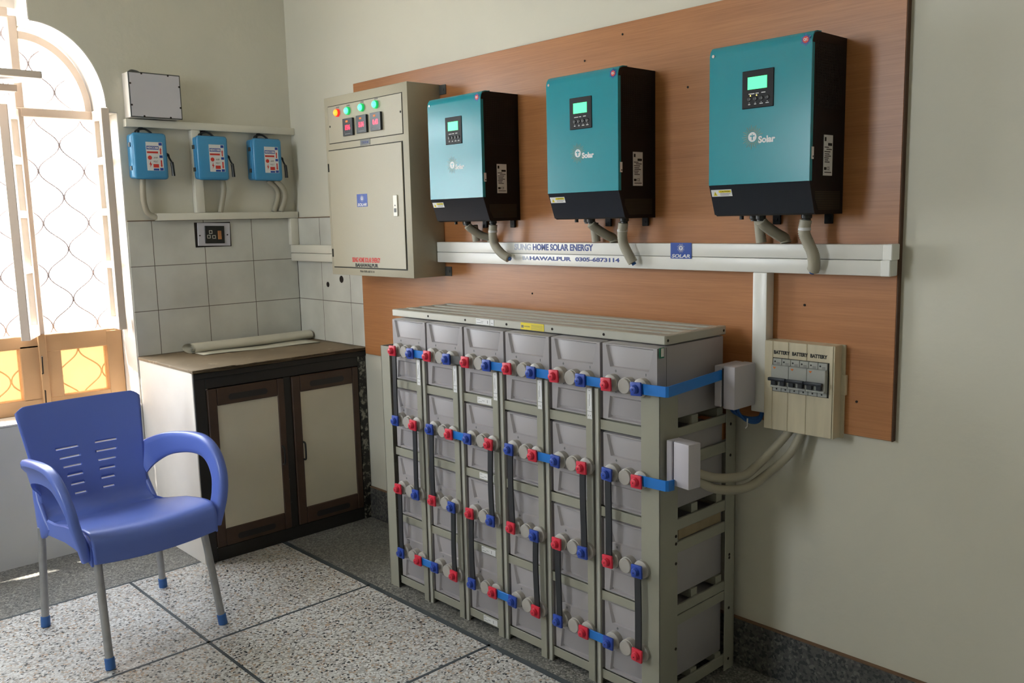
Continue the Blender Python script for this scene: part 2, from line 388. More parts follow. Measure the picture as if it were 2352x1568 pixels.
# greyer distempered lower wall under the window (skin)
struct(fin('trim_2', box(new(), 0, .003, YL, -.832, 0, SILL-.006), m_lowwall, smooth=False))
struct(fin('wall_front', box(new(), XR, XR+.15, YL-.15, 0, 0, ZC), m_wall, smooth=False))
bm = new()                                              # left wall; unseen window opening added to let in fill daylight
box(bm, -.25, .9, YL-.15, YL, 0, ZC); box(bm, 1.6, XR, YL-.15, YL, 0, ZC); box(bm, .9, 1.6, YL-.15, YL, 2.75, ZC); box(bm, .9, 1.6, YL-.15, YL, 0, 1.45)
struct(fin('wall_left', bm, m_wall, smooth=False))
struct(fin('ceiling', box(new(), -.3, XR+.2, YL-.2, .2, ZC, ZC+.12), m_ceil, smooth=False))
bm = new()
FX, FY = .512, -.468
for (a, b_, c, d, mi) in ((FX, XR, YL-.15, FY, 0), (FX, XR, FY, 0, 1), (0, FX, YL, 0, 1)):
    vs = [bm.verts.new((x, y, 0)) for x, y in ((a, c), (b_, c), (b_, d), (a, d))]
    f = bm.faces.new(vs); f.material_index = mi
me_t = new(); box(me_t, -.25, XR, YL-.15, 0, -.12, -.001, mi=1); merge(bm, me_t)
me = bpy.data.meshes.new('floor'); bm.to_mesh(me); bm.free(); fl = struct(link('floor', me, [m_ter, m_terg]))
bm = new()
JW = .0055
for x in (FX, 1.2265, 1.925, 2.62, 3.31, 4.0, 4.7): box(bm, x-JW, x+JW, YL, FY, 0, .0006)
box(bm, FX, XR, FY-.011, FY+.011, 0, .0006)
for y in (-1.118, -1.77, -2.42, -3.07): box(bm, FX, XR, y-JW, y+JW, 0, .0006)
struct(fin('trim_3', bm, m_joint, smooth=False))
bm = new(); box(bm, .57, XR, -.012, 0, 0, .149, .002)
struct(fin('baseboard_right', bm, m_skirt, smooth=False))
struct(fin('trim_4', box(new(), .57, XR, -.0135, 0, .149, .1525), m_stain, smooth=False))
# wall tiles
bm = new(); box(bm, 0, .006, -.829, 0, .8194, 1.4195); struct(fin('trim_5', bm, m_tile_b, smooth=False))
bm = new(); box(bm, 0.006, .5935, -.006, 0, .8194, 1.4195); struct(fin('trim_6', bm, m_tile_r, smooth=False))
bm = new(); box(bm, .0065, .0078, -.0078, -.0062, .8194, 1.209); struct(fin('trim_7', bm, m_hole, smooth=False))
bm = new(); box(bm, 0, .0065, -.829, -.709, 1.4195, 1.4225); box(bm, .0065, .5935, -.0065, 0, 1.4195, 1.4225); struct(fin('trim_9', bm, m_stain, smooth=False))
# outside ground
struct(fin('ground', box(new(), -12, -.25, -14, 8, -.35, -.3), m_out, smooth=False))
struct(fin('ground_yard', box(new(), -.25, 12, -14, YL-.15, -.35, -.3), m_out, smooth=False))

# ------------------------------------------------------------------ window_1
win = bpy.data.objects.new('window_1', None); COL.objects.link(win); win.location = (-.16, -1.45, SILL); struct(win)
def wpart(name, bm, m, par=win):
    for v in bm.verts: v.co -= Vector((-.16, -1.45, SILL))
    return fin(name, bm, m, par)
XF0, XF1 = -.215, -.16
bm = new(); bmu = new()
for s in (0, 1):
    g = (lambda y: mir(y)) if s else (lambda y: y)
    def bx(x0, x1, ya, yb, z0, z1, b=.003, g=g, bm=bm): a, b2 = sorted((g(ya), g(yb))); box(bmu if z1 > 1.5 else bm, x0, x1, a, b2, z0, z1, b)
    bx(XF0, XF1+.003, -.905, -.836, SILL+.004, .9335)            # right jamb, lower
    bx(XF0, XF1+.001, -.868, -.836, .934, 1.865)             # right jamb
    bx(XF0, XF1+.01, -1.19, -1.158, SILL+.004, .945)        # mullion
    bx(XF0, XF1+.0095, -1.1895, -1.1585, .945, 1.9)
    bx(XF0, XF1, -1.186, -1.150, 1.9, 2.27)            # mullion above transom
    bx(XF0, XF1+.012, -1.17, -.835, 1.862, 1.9)        # transom
    bx(XF0, XF1, -1.17, -.837, .865, .942)             # rail above low pane
    bx(XF0, XF1, -1.17, -.837, SILL+.004, .665)            # bottom rail
    bx(XF0, XF1+.002, -1.17, -1.10, .663, .868)              # stile left of low pane
    A = []; bm_l = new()
    for t in [i*PI/2/24 for i in range(25)]:
        c = []
        for (ra, rb, x) in ((.268, .314, XF0), (.268, .314, XF1), (.240, .282, XF1), (.240, .282, XF0)):
            c.append(bm_l.verts.new((x, g(-1.150+ra*math.sin(t)), 1.897+rb*math.cos(t))))
        A.append(c)
    for a, b_ in zip(A, A[1:]):
        for k in range(4): bm_l.faces.new((a[k], a[(k+1) % 4], b_[(k+1) % 4], b_[k]))
    bm_l.faces.new(A[0]); bm_l.faces.new(A[-1]); wpart('arch_frame', bm_l, m_framel)  # arch coloured pale as well, for the glare of the panes
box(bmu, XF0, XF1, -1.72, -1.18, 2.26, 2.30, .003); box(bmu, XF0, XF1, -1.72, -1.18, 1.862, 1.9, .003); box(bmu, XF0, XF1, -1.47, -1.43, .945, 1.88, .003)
wpart('upper_frame', bmu, mat('glare_paled_wood', (214, 198, 184), .5, var=.05, vscale=5))  # veiling glare on the upper members, painted in as paler pinkish wood
box(bm, XF0, XF1, -1.72, -1.18, .888, .944, .003); box(bm, XF0, XF1, -1.72, -1.18, SILL+.004, .668, .003)
box(bm, XF0, XF1, -1.262, -1.18, .66, .9, .003); box(bm, XF0, XF1, -1.72, -1.638, .66, .9, .003)
box(bm, XF0, XF1, -1.47, -1.43, .66, .944, .003)
wpart('window_frame', bm, m_frame)
bm = new()                                               # thick plaster above the frame head
box(bm, -.25, -.165, -1.75, -1.15, 2.30, HEAD)
wpart('frame_head', bm, m_reveal)
for (a, b_, c, d) in ((-1.104, -.9, .66, .87), (-1.432, -1.258, .66, .89), (-1.64, -1.468, .66, .89), (mir(-.9), mir(-1.104), .66, .87)):
    wpart('lower_pane', box(new(), -.195, -.192, a, b_, c, d), m_amber)
# wavy iron grille outside
bm = new()
XG = -.232
for k in range(-6, 7):
    y0 = -1.45+k*.094+.02
    pts = []
    for i in range(0, 121):
        z = SILL+.01+i*(2.29-SILL-.01)/120
        t = (z-.575)/.225*2*PI
        y = y0+(-1)**k*.0455*math.sin(t)*(1.1-.1*math.sin(t)**2)
        lim = 2.29 if abs(y+1.45) < .29 else (1.897+.29*math.sqrt(max(0, 1-((abs(y+1.45)-.3)/.245)**2)) if abs(y+1.45) < .54 else 1.88)
        if z > lim: break
        pts.append((XG, y, z))
    if len(pts) > 3: tube(bm, pts, .0034, 6)
wpart('iron_grille', bm, m_grill)
# open casements
def casement(hy, hx, dy, dx, z0, z1, th, name):
    h = Vector((hx, hy, 0)); d = Vector((dx, dy, 0)); L = d.length; d.normalize(); n = Vector((-d.y, d.x, 0))
    def bb(a, b_, za, zb, t2=th):
        t = new(); box(t, a, b_, -t2/2, t2/2, za, zb, .002)
        for v in t.verts: v.co = h+d*v.co.x+n*v.co.y+Vector((0, 0, v.co.z))
        return t
    root = new()
    for q in (bb(0, .032, z0, z1), bb(L-.038, L, z0, z1), bb(.03, L-.036, z0, z0+.05), bb(.03, L-.036, z1-.045, z1)): merge(root, q)
    for zz in (z0+.27, z0+.50, z0+.72): merge(root, bb(.03, L-.036, zz, zz+.03))
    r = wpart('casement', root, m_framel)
    gl = bb(.03, L-.036, z0+.05, z1-.045, .003)
    for v in gl.verts: v.co -= Vector((-.16, -1.45, SILL))
    fin('casement_glass', gl, m_glass, r)
    return r
casement(-1.195, -.15, -.083, .165, .942, 1.89, .034, 'l')
casement(-.872, -.15, -.012, .155, .948, 1.9, .032, 'r')
# open ventilator sash of the centre light
R_ = Matrix.Rotation(math.radians(4), 3, 'Y')
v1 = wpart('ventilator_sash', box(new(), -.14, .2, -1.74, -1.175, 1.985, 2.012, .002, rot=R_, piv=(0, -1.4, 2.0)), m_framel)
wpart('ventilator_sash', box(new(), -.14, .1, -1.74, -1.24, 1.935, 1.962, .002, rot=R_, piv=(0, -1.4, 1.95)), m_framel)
# two stay hooks on the mullion
for z in (.85, .70):
    wpart('hinge', tube(new(), [(-.146, -1.182, z), (-.138, -1.183, z), (-.138, -1.185, z-.075), (-.146, -1.186, z-.075)], .0028, 6), m_hole)

# ------------------------------------------------------------------ plywood backboard
b = tag(fin('backing_board', box(new(), .5935, 3.031, -.018, -.0006, .7913, 1.999, .0015), [m_ply]), 'large reddish-brown wood grain backing board fixed to the right wall behind the inverters', 'board')
fin('board_edge', box(new(), 3.031, 3.0335, -.0185, 0, .7905, 2.0), m_plyedge, b)
for x, z in ((2.132, 1.964), (1.97, 1.905), (2.777, 1.137), (2.934, .885), (1.25, 1.70), (2.383, 1.771), (1.7, 1.12)):
    fin('screw', cyl(new(), (x, -.0178, z), (x, -.0195, z), .0035, 10), m_hole, b)
# two knocked-out holes in the tiles
bm = new()
for x, z, r in ((.281, 1.098, .013), (.403, 1.127, .017)):
    cyl(bm, (x, -.0055, z), (x, -.0066, z), r, 14)
struct(fin('trim_8', bm, m_hole))

# ------------------------------------------------------------------ horizontal trunking with lettering
KY = -.062
def trunk(name, x0, x1, y0, y1, z0, z1, m, label, par=None):
    o = fin(name, box(new(), x0, x1, y0, y1, z0, z1, .0025, 2), m, par)
    if label: tag(o, label, 'cable trunking')
    return o
tk1 = trunk('cable_trunking', 1.205, 3.034, KY, -.0185, 1.2675, 1.3068, m_trunk, 'upper of two long white trunking runs on the board, reading HOME SOLAR ENERGY')
tk2 = trunk('cable_trunking', 1.205, 3.030, KY, -.0185, 1.2265, 1.2665, m_trunk, 'lower of two long white trunking runs on the board, with a phone number printed')
for tk, za, zb, x1 in ((tk1, 1.2670, 1.3076, 3.034), (tk2, 1.2260, 1.2672, 3.03)):
    fin('end_cap', box(new(), x1-.024, x1+.001, KY-.0012, -.019, za, zb, .002), m_trunk, tk)
fn = onY(KY-.0003)
bm = new(); fit_text(bm, 'SUNG', 1.657, 1.742, 1.2795, 1.3025, fn, bold=.0035); lab(fin('lettering', bm, m_blueglare2, tk1), 'pale blue word on trunking, washed by painted glare')
bm = new(); fit_text(bm, 'HOME SOLAR ENERGY', 1.752, 2.037, 1.2795, 1.3025, fn, bold=.0035); lab(fin('lettering', bm, m_bluep, tk1), 'dark blue HOME SOLAR ENERGY lettering')
bm = new(); fit_text(bm, 'BA', 1.698, 1.732, 1.2445, 1.2585, fn, bold=.0035); lab(fin('lettering', bm, m_blueglare2, tk2), 'pale blue letters washed by painted glare')
bm = new(); fit_text(bm, 'HAWALPUR', 1.735, 1.937, 1.2445, 1.2585, fn, bold=.0035); fit_text(bm, '0305-6873114', 1.956, 2.15, 1.2445, 1.2585, fn, bold=.0035)
lab(fin('lettering', bm, m_bluep, tk2), 'dark blue HAWALPUR 0305-6873114 lettering')
def ring(bm, cx, cz, r0, r1, y, n=24, w_=.0004):
    P = []
    for k in range(n):
        a = 2*PI*k/n; P.append([bm.verts.new((cx+r*math.cos(a), yy, cz+r*math.sin(a))) for r, yy in ((r0, y), (r1, y), (r1, y-w_), (r0, y-w_))])
    for k in range(n):
        a, c = P[k], P[(k+1) % n]
        for j in range(4): bm.faces.new((a[j], a[(j+1) % 4], c[(j+1) % 4], c[j]))
def rays(bm, cx, cz, r0, r1, y, n=24, wd=.0012, alt=.75, w_=.0004):
    for k in range(n):
        a = 2*PI*k/n; R = r1 if k % 2 else r0+(r1-r0)*alt
        d = Vector((math.cos(a), 0, math.sin(a))); s = Vector((-d.z, 0, d.x))*wd/2
        t = new(); q = [d*r0-s, d*r0+s, d*R+s*.5, d*R-s*.5]
        A = [t.verts.new(Vector((cx, y, cz))+v) for v in q]; B = [t.verts.new(Vector((cx, y-w_, cz))+v) for v in q]
        for j in range(4): t.faces.new((A[j], A[(j+1) % 4], B[(j+1) % 4], B[j]))
        t.faces.new(A); t.faces.new(B[::-1]); merge(bm, t)
def tshape(bm, cx, cz, s, y):
    box(bm, cx-.5*s, cx+.5*s, y-.0004, y, cz+.12*s, cz+.34*s); box(bm, cx-.12*s, cx+.12*s, y-.0004, y, cz-.55*s, cz+.13*s); cyl(bm, (cx, y, cz+.52*s), (cx, y-.0004, cz+.52*s), .11*s, 10)
def blue_logo(x0, x1, z0, z1, y, par, name='logo_sticker'):
    o = lab(fin(name, box(new(), x0, x1, y-.0006, y, z0, z1), m_bluelogo, par), 'blue sticker with a white T in a sun over the word SOLAR')
    cx, h = (x0+x1)/2, z1-z0; yy = y-.0006; cz = z0+h*.66; bm = new()
    cyl(bm, (cx, yy, cz), (cx, yy-.0004, cz), h*.15, 18); rays(bm, cx, cz, h*.18, h*.3, yy, 16, .0011)
    fit_text(bm, 'SOLAR', x0+(x1-x0)*.06, x1-(x1-x0)*.06, z0+h*.05, z0+h*.28, onY(yy-.0002), bold=.003, shear=.2)
    fin('logo_print', bm, m_whitep, o)
    bm = new(); tshape(bm, cx, cz, h*.16, yy-.0004); fin('logo_letter', bm, m_bluelogo, o)
blue_logo(2.354, 2.431, 1.261, 1.309, KY-.0014, tk1)
tkl = trunk('cable_trunking', .0065, .61, -.042, -.0062, 1.249, 1.288, m_trunkd, 'upper short trunking piece on the tiles between the corner and the grey control box')
tkm = trunk('cable_trunking', .0065, .61, -.042, -.0062, 1.209, 1.2475, m_trunkd, 'lower short trunking piece on the tiles between the corner and the grey control box')
# vertical trunking down to the battery breaker box
tkv = trunk('cable_trunking', 2.637, 2.682, -.058, -.0185, .824, 1.2262, m_trunk, 'vertical white trunking from the long run down to the battery breaker box')
# back wall trunking
trunk('cable_trunking', .0005, .036, -.812, -.0005, 1.824, 1.857, m_trunkd, 'top horizontal white trunking on the back wall above the blue switches')
trunk('cable_trunking', .0005, .034, -.524, -.483, 1.4525, 1.8235, m_trunkd, 'vertical white trunking between the first and second blue switches')
trunk('cable_trunking', .0065, .038, -.708, -.0065, 1.420, 1.452, m_trunkd, 'lower horizontal white trunking on the back wall under the blue switches')
trunk('cable_trunking', .0065, .036, -.05, -.0070, 1.2885, 1.4195, m_trunkd, 'short vertical white trunking beside the room corner above the tiles')

# ------------------------------------------------------------------ control cabinet
cb = thing('control_cabinet', 'tall grey metal control cabinet with indicator lamps, three red digit meters and a door', 'electrical cabinet', (.905, -.018, 1.168))
def cpart(name, bm, m, par=cb, **k):
    for v in bm.verts: v.co -= Vector((.905, -.018, 1.168))
    return fin(name, bm, m, par, **k)
CY = -.18
bm = new(); box(bm, .608, 1.203, CY, -.0185, 1.168, 1.922, .003, 2); cpart('body', bm, m_cab)
cpart('panel_gap', box(new(), .637, 1.172, CY-.0004, CY, 1.727, 1.885), m_cabdark)
pn = cpart('meter_panel', box(new(), .640, 1.169, CY-.0025, CY-.0004, 1.730, 1.882, .001), m_cab)
cpart('door_gap', box(new(), .627, 1.165, CY-.0004, CY, 1.198, 1.702), m_cabdark)
dr = cpart('door', box(new(), .632, 1.161, CY-.005, CY-.0004, 1.203, 1.698, .0015), m_cab)
yd = CY-.005
h = cpart('handle', box(new(), 1.096, 1.124, yd-.005, yd, 1.412, 1.496, .002), m_white, dr)
bm = new(); box(bm, 1.103, 1.117, yd-.0062, yd-.005, 1.428, 1.444); cyl(bm, (1.110, yd-.005, 1.455), (1.110, yd-.0062, 1.455), .003, 10)
cpart('lock_tongue', bm, m_greyprint, dr)
for z in (1.61, 1.245): cpart('hinge', cyl(new(), (.628, CY-.004, z), (.628, CY-.004, z+.035), .004, 10), m_cabdark)
np_ = cpart('name_plate', box(new(), .873, .943, CY-.0012, CY, 1.704, 1.7275), m_lead)
bm = new(); fit_text(bm, 'T SOLAR', .882, .934, 1.711, 1.721, onY(CY-.0013)); cpart('plate_lettering', bm, m_bluep, np_)
bm = new(); fit_text(bm, 'SUNG HOME SOLAR ENERGY', .780, .986, 1.2245, 1.2455, onY(yd-.0003), bold=.0035); lab(cpart('lettering', bm, m_redp, dr), 'red SUNG HOME SOLAR ENERGY lettering')
bm = new(); fit_text(bm, 'BAHAWALPUR', .802, .969, 1.2055, 1.2205, onY(yd-.0003), bold=.0035); lab(cpart('lettering', bm, m_blackprint, dr), 'black BAHAWALPUR lettering')
bm = new(); fit_text(bm, 'Mob 0305-6873114', .829, .932, 1.1825, 1.191, onY(CY-.0003)); lab(cpart('lettering', bm, m_blackprint), 'small black phone number')
blue_logo(.836, .912, 1.456, 1.508, yd, None, 'logo_sticker')
_lg = [o for o in bpy.data.objects if o.name.startswith('logo_sticker') and o.parent is None][-1]
_lg.parent = dr; _lg.location = (-.905, .018, -1.168)
for i, (x, z) in enumerate(((.718, 1.8515), (.798, 1.8515), (.901, 1.8545), (1.0, 1.856))):
    bm = new(); lathe(bm, (x, CY-.0025, z), (0, -1, 0), [(0, .0165), (.008, .0165), (.010, .014)]); o = cpart('indicator_lamp', bm, m_rlr if i == 0 else m_glr, pn)
    lab(o, ('red' if i == 0 else 'green')+' lit indicator lamp')
    bm = new(); lathe(bm, (x, CY-.0125, z), (0, -1, 0), [(0, .0135), (.004, .0125), (.008, .008), (.009, .001)]); lab(cpart('lamp_lens', bm, m_rl if i == 0 else m_gl, cb), ('red' if i == 0 else 'green')+' glowing lens')
    bm = new(); box(bm, x-.011, x-.003, CY-.0029, CY-.0025, z+.0195, z+.025); box(bm, x-.0015, x+.004, CY-.0029, CY-.0025, z+.0195, z+.025); box(bm, x+.0055, x+.012, CY-.0029, CY-.0025, z+.0195, z+.025); cpart('lamp_caption', bm, m_greyprint, pn)
for i, (x, z, s) in enumerate(((.8015, 1.7855, '156'), (.902, 1.7885, '5.04'), (1.002, 1.7895, '0.43'))):
    o = cpart('meter', box(new(), x-.0365, x+.0365, CY-.013, CY-.0025, z-.0355, z+.0355, .001), m_meter, pn)
    bm = new(); fit_text(bm, s, x-.017, x+.020, z-.012, z+.009, onY(CY-.0132), bold=.0042); cpart('digits', bm, m_seg)
    bm = new(); box(bm, x-.012, x+.004, CY-.0134, CY-.013, z+.019, z+.027); cpart('unit_mark', bm, m_orange)
    bm = new(); box(bm, x-.021, x+.021, CY-.0134, CY-.013, z-.029, z-.026); box(bm, x-.022, x-.0205, CY-.0134, CY-.013, z-.024, z-.015); cpart('meter_print', bm, m_greyprint)
for x, z in ((1.160, 1.812), (.652, 1.80)): cpart('screw', cyl(new(), (x, CY-.0025, z), (x, CY-.0035, z), .0045, 10), m_cabdark)
for z in (1.9, 1.188):
    bm = new(); box(bm, 1.203, 1.243, -.022, -.0185, z-.019, z+.019, .0012); cyl(bm, (1.228, -.0222, z), (1.228, -.0235, z), .005, 10)
    cpart('mounting_tab', bm, m_lead)

# ------------------------------------------------------------------ inverters
IW, IH, ID = .2962, .4496, .18
def inverter(label):
    """origin: lower left back corner; faces -Y"""
    r = thing('inverter', label, 'inverter', group='inverters on the board')
    # black casing (profile in y-z, swept along x)
    prof = [(0, 0), (-.143, 0), (-.150, .004), (-.1765, .080), (-.1765, IH-.028), (-.168, IH-.008), (-.150, IH-.0015), (0, IH-.0015)]
    bm = new(); prism(bm, prof, (.0025, IW-.0005), lambda u, v, w_: Vector((w_, u, v))); fin('casing', bm, m_black, r)
    # teal front cover wrapping the top and a narrow strip of the sides
    bm = new()
    outer = [(-.1805, .084), (-.1805, IH-.026), (-.177, IH-.013), (-.170, IH-.004), (-.158, IH), (-.135, IH+.0012)]
    inner = [(-.135, IH-.001), (-.158, IH-.003), (-.168, IH-.006), (-.1745, IH-.014), (-.1775, IH-.026), (-.1775, .084)]
    prism(bm, outer+inner, (0, IW), lambda u, v, w_: Vector((w_, u, v)))
    box(bm, IW-.0012, IW+.0006, -.1795, -.168, .084, IH-.03); box(bm, -.0006, .0012, -.1795, -.168, .084, IH-.03)
    fin('front_cover', bm, m_teal, r)
    # bevelled lower black cover
    bm = new(); prism(bm, [(-.1508, .004), (-.178, .080), (-.1805, .0835), (-.1765, .0838), (-.148, .004)], (0, IW), lambda u, v, w_: Vector((w_, u, v)))
    fin('lower_cover', bm, m_lower, r)
    # perforated upper side and slotted lower side
    bm = new()
    for i in range(17):
        for j in range(26):
            y = -.155+i*.0085; z = .268+j*.0062
            if y < -.02: box(bm, IW-.0004, IW+.0003, y, y+.004, z, z+.0028)
    fin('side_perforation', bm, m_blackp, r)
    bm = new()
    for j in range(11): box(bm, IW-.0004, IW+.0006, -.150+max(0, (6-j)*.0028), -.018, .012+j*.0044, .014+j*.0044)
    lab(fin('side_vent', bm, m_vent, r), 'slotted brownish vent')
    for v in (0,):
        o = lab(fin('rating_label', box(new(), IW-.0004, IW+.0012, -.111, -.065, .098, .2), m_whitep, r), 'white rating sticker with small print')
        bm = new()
        for z, a, b_ in ((.190, -.108, -.101), (.176, -.088, -.071), (.168, -.108, -.086), (.163, -.098, -.07), (.157, -.108, -.078), (.151, -.106, -.082), (.146, -.106, -.074), (.141, -.108, -.085), (.136, -.106, -.088), (.131, -.106, -.08), (.105, -.106, -.07)):
            box(bm, IW+.0012, IW+.0015, a, b_, z, z+.0022)
        box(bm, IW+.0012, IW+.0015, -.108, -.1, .184, .194); box(bm, IW+.0012, IW+.0015, -.09, -.069, .173, .180); box(bm, IW+.0012, IW+.0015, -.108, -.096, .112, .119)
        put_text(bm, 'CE', .012, lambda u, v_, w_: (IW+.0012+w_, -.086+u, .1155+v_), ext=.0003)
        fin('label_print', bm, m_blackprint, o)
    o = fin('seal_sticker', box(new(), IW-.0004, IW+.0014, -.173, -.1625, .138, .168), m_whitep, r)
    fin('seal_dot', box(new(), IW+.0014, IW+.0017, -.168, -.164, .142, .1465), m_blackprint, o)
    # display
    yf = -.1805
    d = fin('display_panel', box(new(), .102, .194, yf-.0022, yf+.001, .277, .373, .0012), m_black, r)
    s = fin('screen', box(new(), .119, .175, yf-.003, yf-.0022, .325, .356), m_screen, d)
    for k in range(4):
        lathe_bm = new(); lathe(lathe_bm, (.124+k*.0175, yf-.0022, .301), (0, -1, 0), [(0, .0058), (.0015, .0055), (.002, .004)], 14); fin('button', lathe_bm, m_bake, d)
    bm = new()
    for a, b_, z in ((.122, .139, .3125), (.1425, .1515, .3128), (.159, .171, .3132)): box(bm, a, b_, yf-.0025, yf-.0022, z, z+.0022)
    for k in range(4):
        x = .124+k*.0175; box(bm, x-.003-(.0018 if k > 1 else 0), x+.003+(.0018 if k > 1 else 0), yf-.0025, yf-.0022, .2862, .2884); box(bm, x-.001, x+.001, yf-.0025, yf-.0022, .2905, .292)
    fin('display_print', bm, m_whitep, d)
    # logo
    bm = new(); cyl(bm, (.1335, yf, .204), (.1335, yf-.0005, .204), .0125, 22); fit_text(bm, 'Solar', .151, .200, .187, .205, onY(yf-.0001), bold=.0042)
    lg = fin('logo_print', bm, m_whitep, r)
    bm = new(); tshape(bm, .1335, .2035, .0135, yf-.0005); fin('logo_letter', bm, m_teal, lg)
    bm = new(); rays(bm, .1335, .204, .0145, .031, yf, 26, .0012); fin('logo_rays', bm, m_gold, r)
    # corner stickers
    bm = new(); rays(bm, .279, .427, .006, .0150, yf, 12, .004); cyl(bm, (.279, yf, .427), (.279, yf-.0004, .427), .0105, 20); o = fin('round_sticker', bm, m_bluelogo, r)
    fin('sticker_disc', cyl(new(), (.279, yf-.0004, .427), (.279, yf-.0009, .427), .0082, 20), m_redp, o)
    bm = new(); fit_text(bm, 'QC', .2732, .2848, .4232, .4308, onY(yf-.001), bold=.0035); fin('sticker_letters', bm, m_whitep, o)
    fin('screw', cyl(new(), (.0115, yf+.001, .4245), (.0115, yf-.0012, .4245), .0042, 12), m_metal, r)
    # caution sticker on the bevel
    q = Vector((0, -.1508+.178, -.076)).normalized()   # down the bevel
    nrm = Vector((0, -.94, -.34)).normalized()
    base = Vector((.004, -.178, .0795))
    def bev(u, v, w_): return base+Vector((u, 0, 0))+q*(-v)+nrm*w_
    def bbox(bm, u0, u1, v0, v1, w0, w1): prism(bm, [(u0, v0), (u1, v0), (u1, v1), (u0, v1)], (w0, w1), bev)
    bm = new(); bbox(bm, 0, .064, -.027, -.008, -.001, .0008); o = fin('caution_sticker', bm, m_whitep, r)
    bm = new(); bbox(bm, .024, .062, -.0165, -.010, .0008, .0011); prism(bm, [(.006, -.0245), (.018, -.0245), (.012, -.0125)], (.0008, .0011), bev); fin('caution_band', bm, m_yellow, o)
    bm = new(); fit_text(bm, 'CAUTION', .029, .058, -.0155, -.0110, lambda u, v, w_: bev(u, v, .0012+w_*.3)); bbox(bm, .0115, .0125, -.022, -.0165, .0011, .0014); bbox(bm, .027, .059, -.0198, -.0188, .0008, .0011); bbox(bm, .027, .055, -.0235, -.0225, .0008, .0011)
    fin('caution_print', bm, m_blackprint, o)
    # underside: mounting tab, cable glands, breaker stub
    for x in (.108, .262):
        bm = new(); box(bm, x-.012, x+.012, -.010, -.003, -.026, .002, .0015); cyl(bm, (x, -.0098, -.013), (x, -.0112, -.013), .0042, 12); fin('mounting_tab', bm, m_black, r)
    for x, y in ((.081, -.078), (.113, -.10), (.240, -.085)): fin('cable_gland', lathe(new(), (x, y, .003), (0, 0, -1), [(0, .014), (.012, .014), (.014, .011), (.018, .011)], 14), m_bake, r)
    fin('reset_button', cyl(new(), (.06, -.11, .002), (.06, -.11, -.010), .006, 10), m_bake, r)
    return r
def copy_tree(o, par=None):
    c = o.copy(); COL.objects.link(c); c.parent = par
    for ch in list(o.children): copy_tree(ch, c)
    return c
inv = inverter('first inverter from the left, teal with green display, nearest the grey control cabinet')
inv2 = copy_tree(inv); inv2['label'] = 'middle one of three teal and black wall inverters with green displays'
inv3 = copy_tree(inv); inv3['label'] = 'rightmost teal and black wall inverter, above the battery breaker box'
for o, x, z in ((inv, 1.350, 1.386), (inv2, 1.9655, 1.386), (inv3, 2.583, 1.386)): o.location = (x, -.0186, z)
o = None
dp = [c for c in inv3.children if c.name.startswith('display_panel')][0]
for x in (.1275, .1455): fin('led', cyl(new(), (x, -.1827, .309), (x, -.1837, .309), .0016, 8), m_led, dp)

# ------------------------------------------------------------------ conduits below inverters
def conduit(pts, r, label, group=None, end=None):
    P, rf = corr(pts, r); o = tag(fin('flexible_conduit', tube(new(), P, r, 14, rf=rf), m_cond, ang=3), label, 'conduit', group)
    if end:
        T = (P[-1]-P[-4]).normalized(); bm = new(); tube(bm, [P[-1]-T*.004, P[-1]+T*.008], .007, 10); lab(fin('cable_end', bm, m_bluewire, o), 'blue and red cables leaving the conduit')
    return o
ords = ('left', 'middle', 'right')
for k, (x0, zz) in enumerate(((1.350, 1.386), (1.9655, 1.386), (2.583, 1.386))):
    w_ = ('leftmost', 'middle', 'rightmost')[k]
    xa = x0+(.072, .066, .067)[k]
    conduit([(xa, -.05, 1.372), (xa+.001, -.046, 1.34), (xa+.003, -.042, 1.308)], .0145, 'straight grey corrugated conduit dropping from the %s inverter into the trunking' % w_)
    conduit([(x0+.113, -.1186, 1.372), (x0+.119, -.105, 1.358), (x0+.135, -.072, 1.335), (x0+.143+.012*(k == 0), -.045, 1.322), (x0+.147+.012*(k == 0), -.042, 1.3075)], .0145, 'bent middle grey conduit running from the %s inverter into the trunking' % w_)
    a = x0+.240
    if k == 0: P = [(a, -.103, 1.372), (a-.005, -.102, 1.335), (a-.002, -.096, 1.30), (a+.03, -.092, 1.268), (a+.062, -.085, 1.25)]
    elif k == 1: P = [(a-.005, -.103, 1.372), (a-.012, -.100, 1.33), (a-.008, -.095, 1.30), (a+.008, -.09, 1.268), (a+.020, -.084, 1.245)]
    else: P = [(a-.002, -.103, 1.372), (a-.006, -.104, 1.34), (a+.004, -.098, 1.31), (a+.015, -.092, 1.28), (a+.014, -.084, 1.250), (a+.008, -.080, 1.236)]
    c = conduit(P, .0155, 'grey corrugated conduit at the right of the %s inverter, crossing in front of the trunking' % w_, end=True)
    T = 1.352; p = P[1]
    bm = new(); lathe(bm, (P[1][0]+.001, P[1][1], T), (0, 0, -1), [(0, .0165), (.006, .0168), (.008, .0165)], 14); fin('tape_band', bm, m_whitep, c)

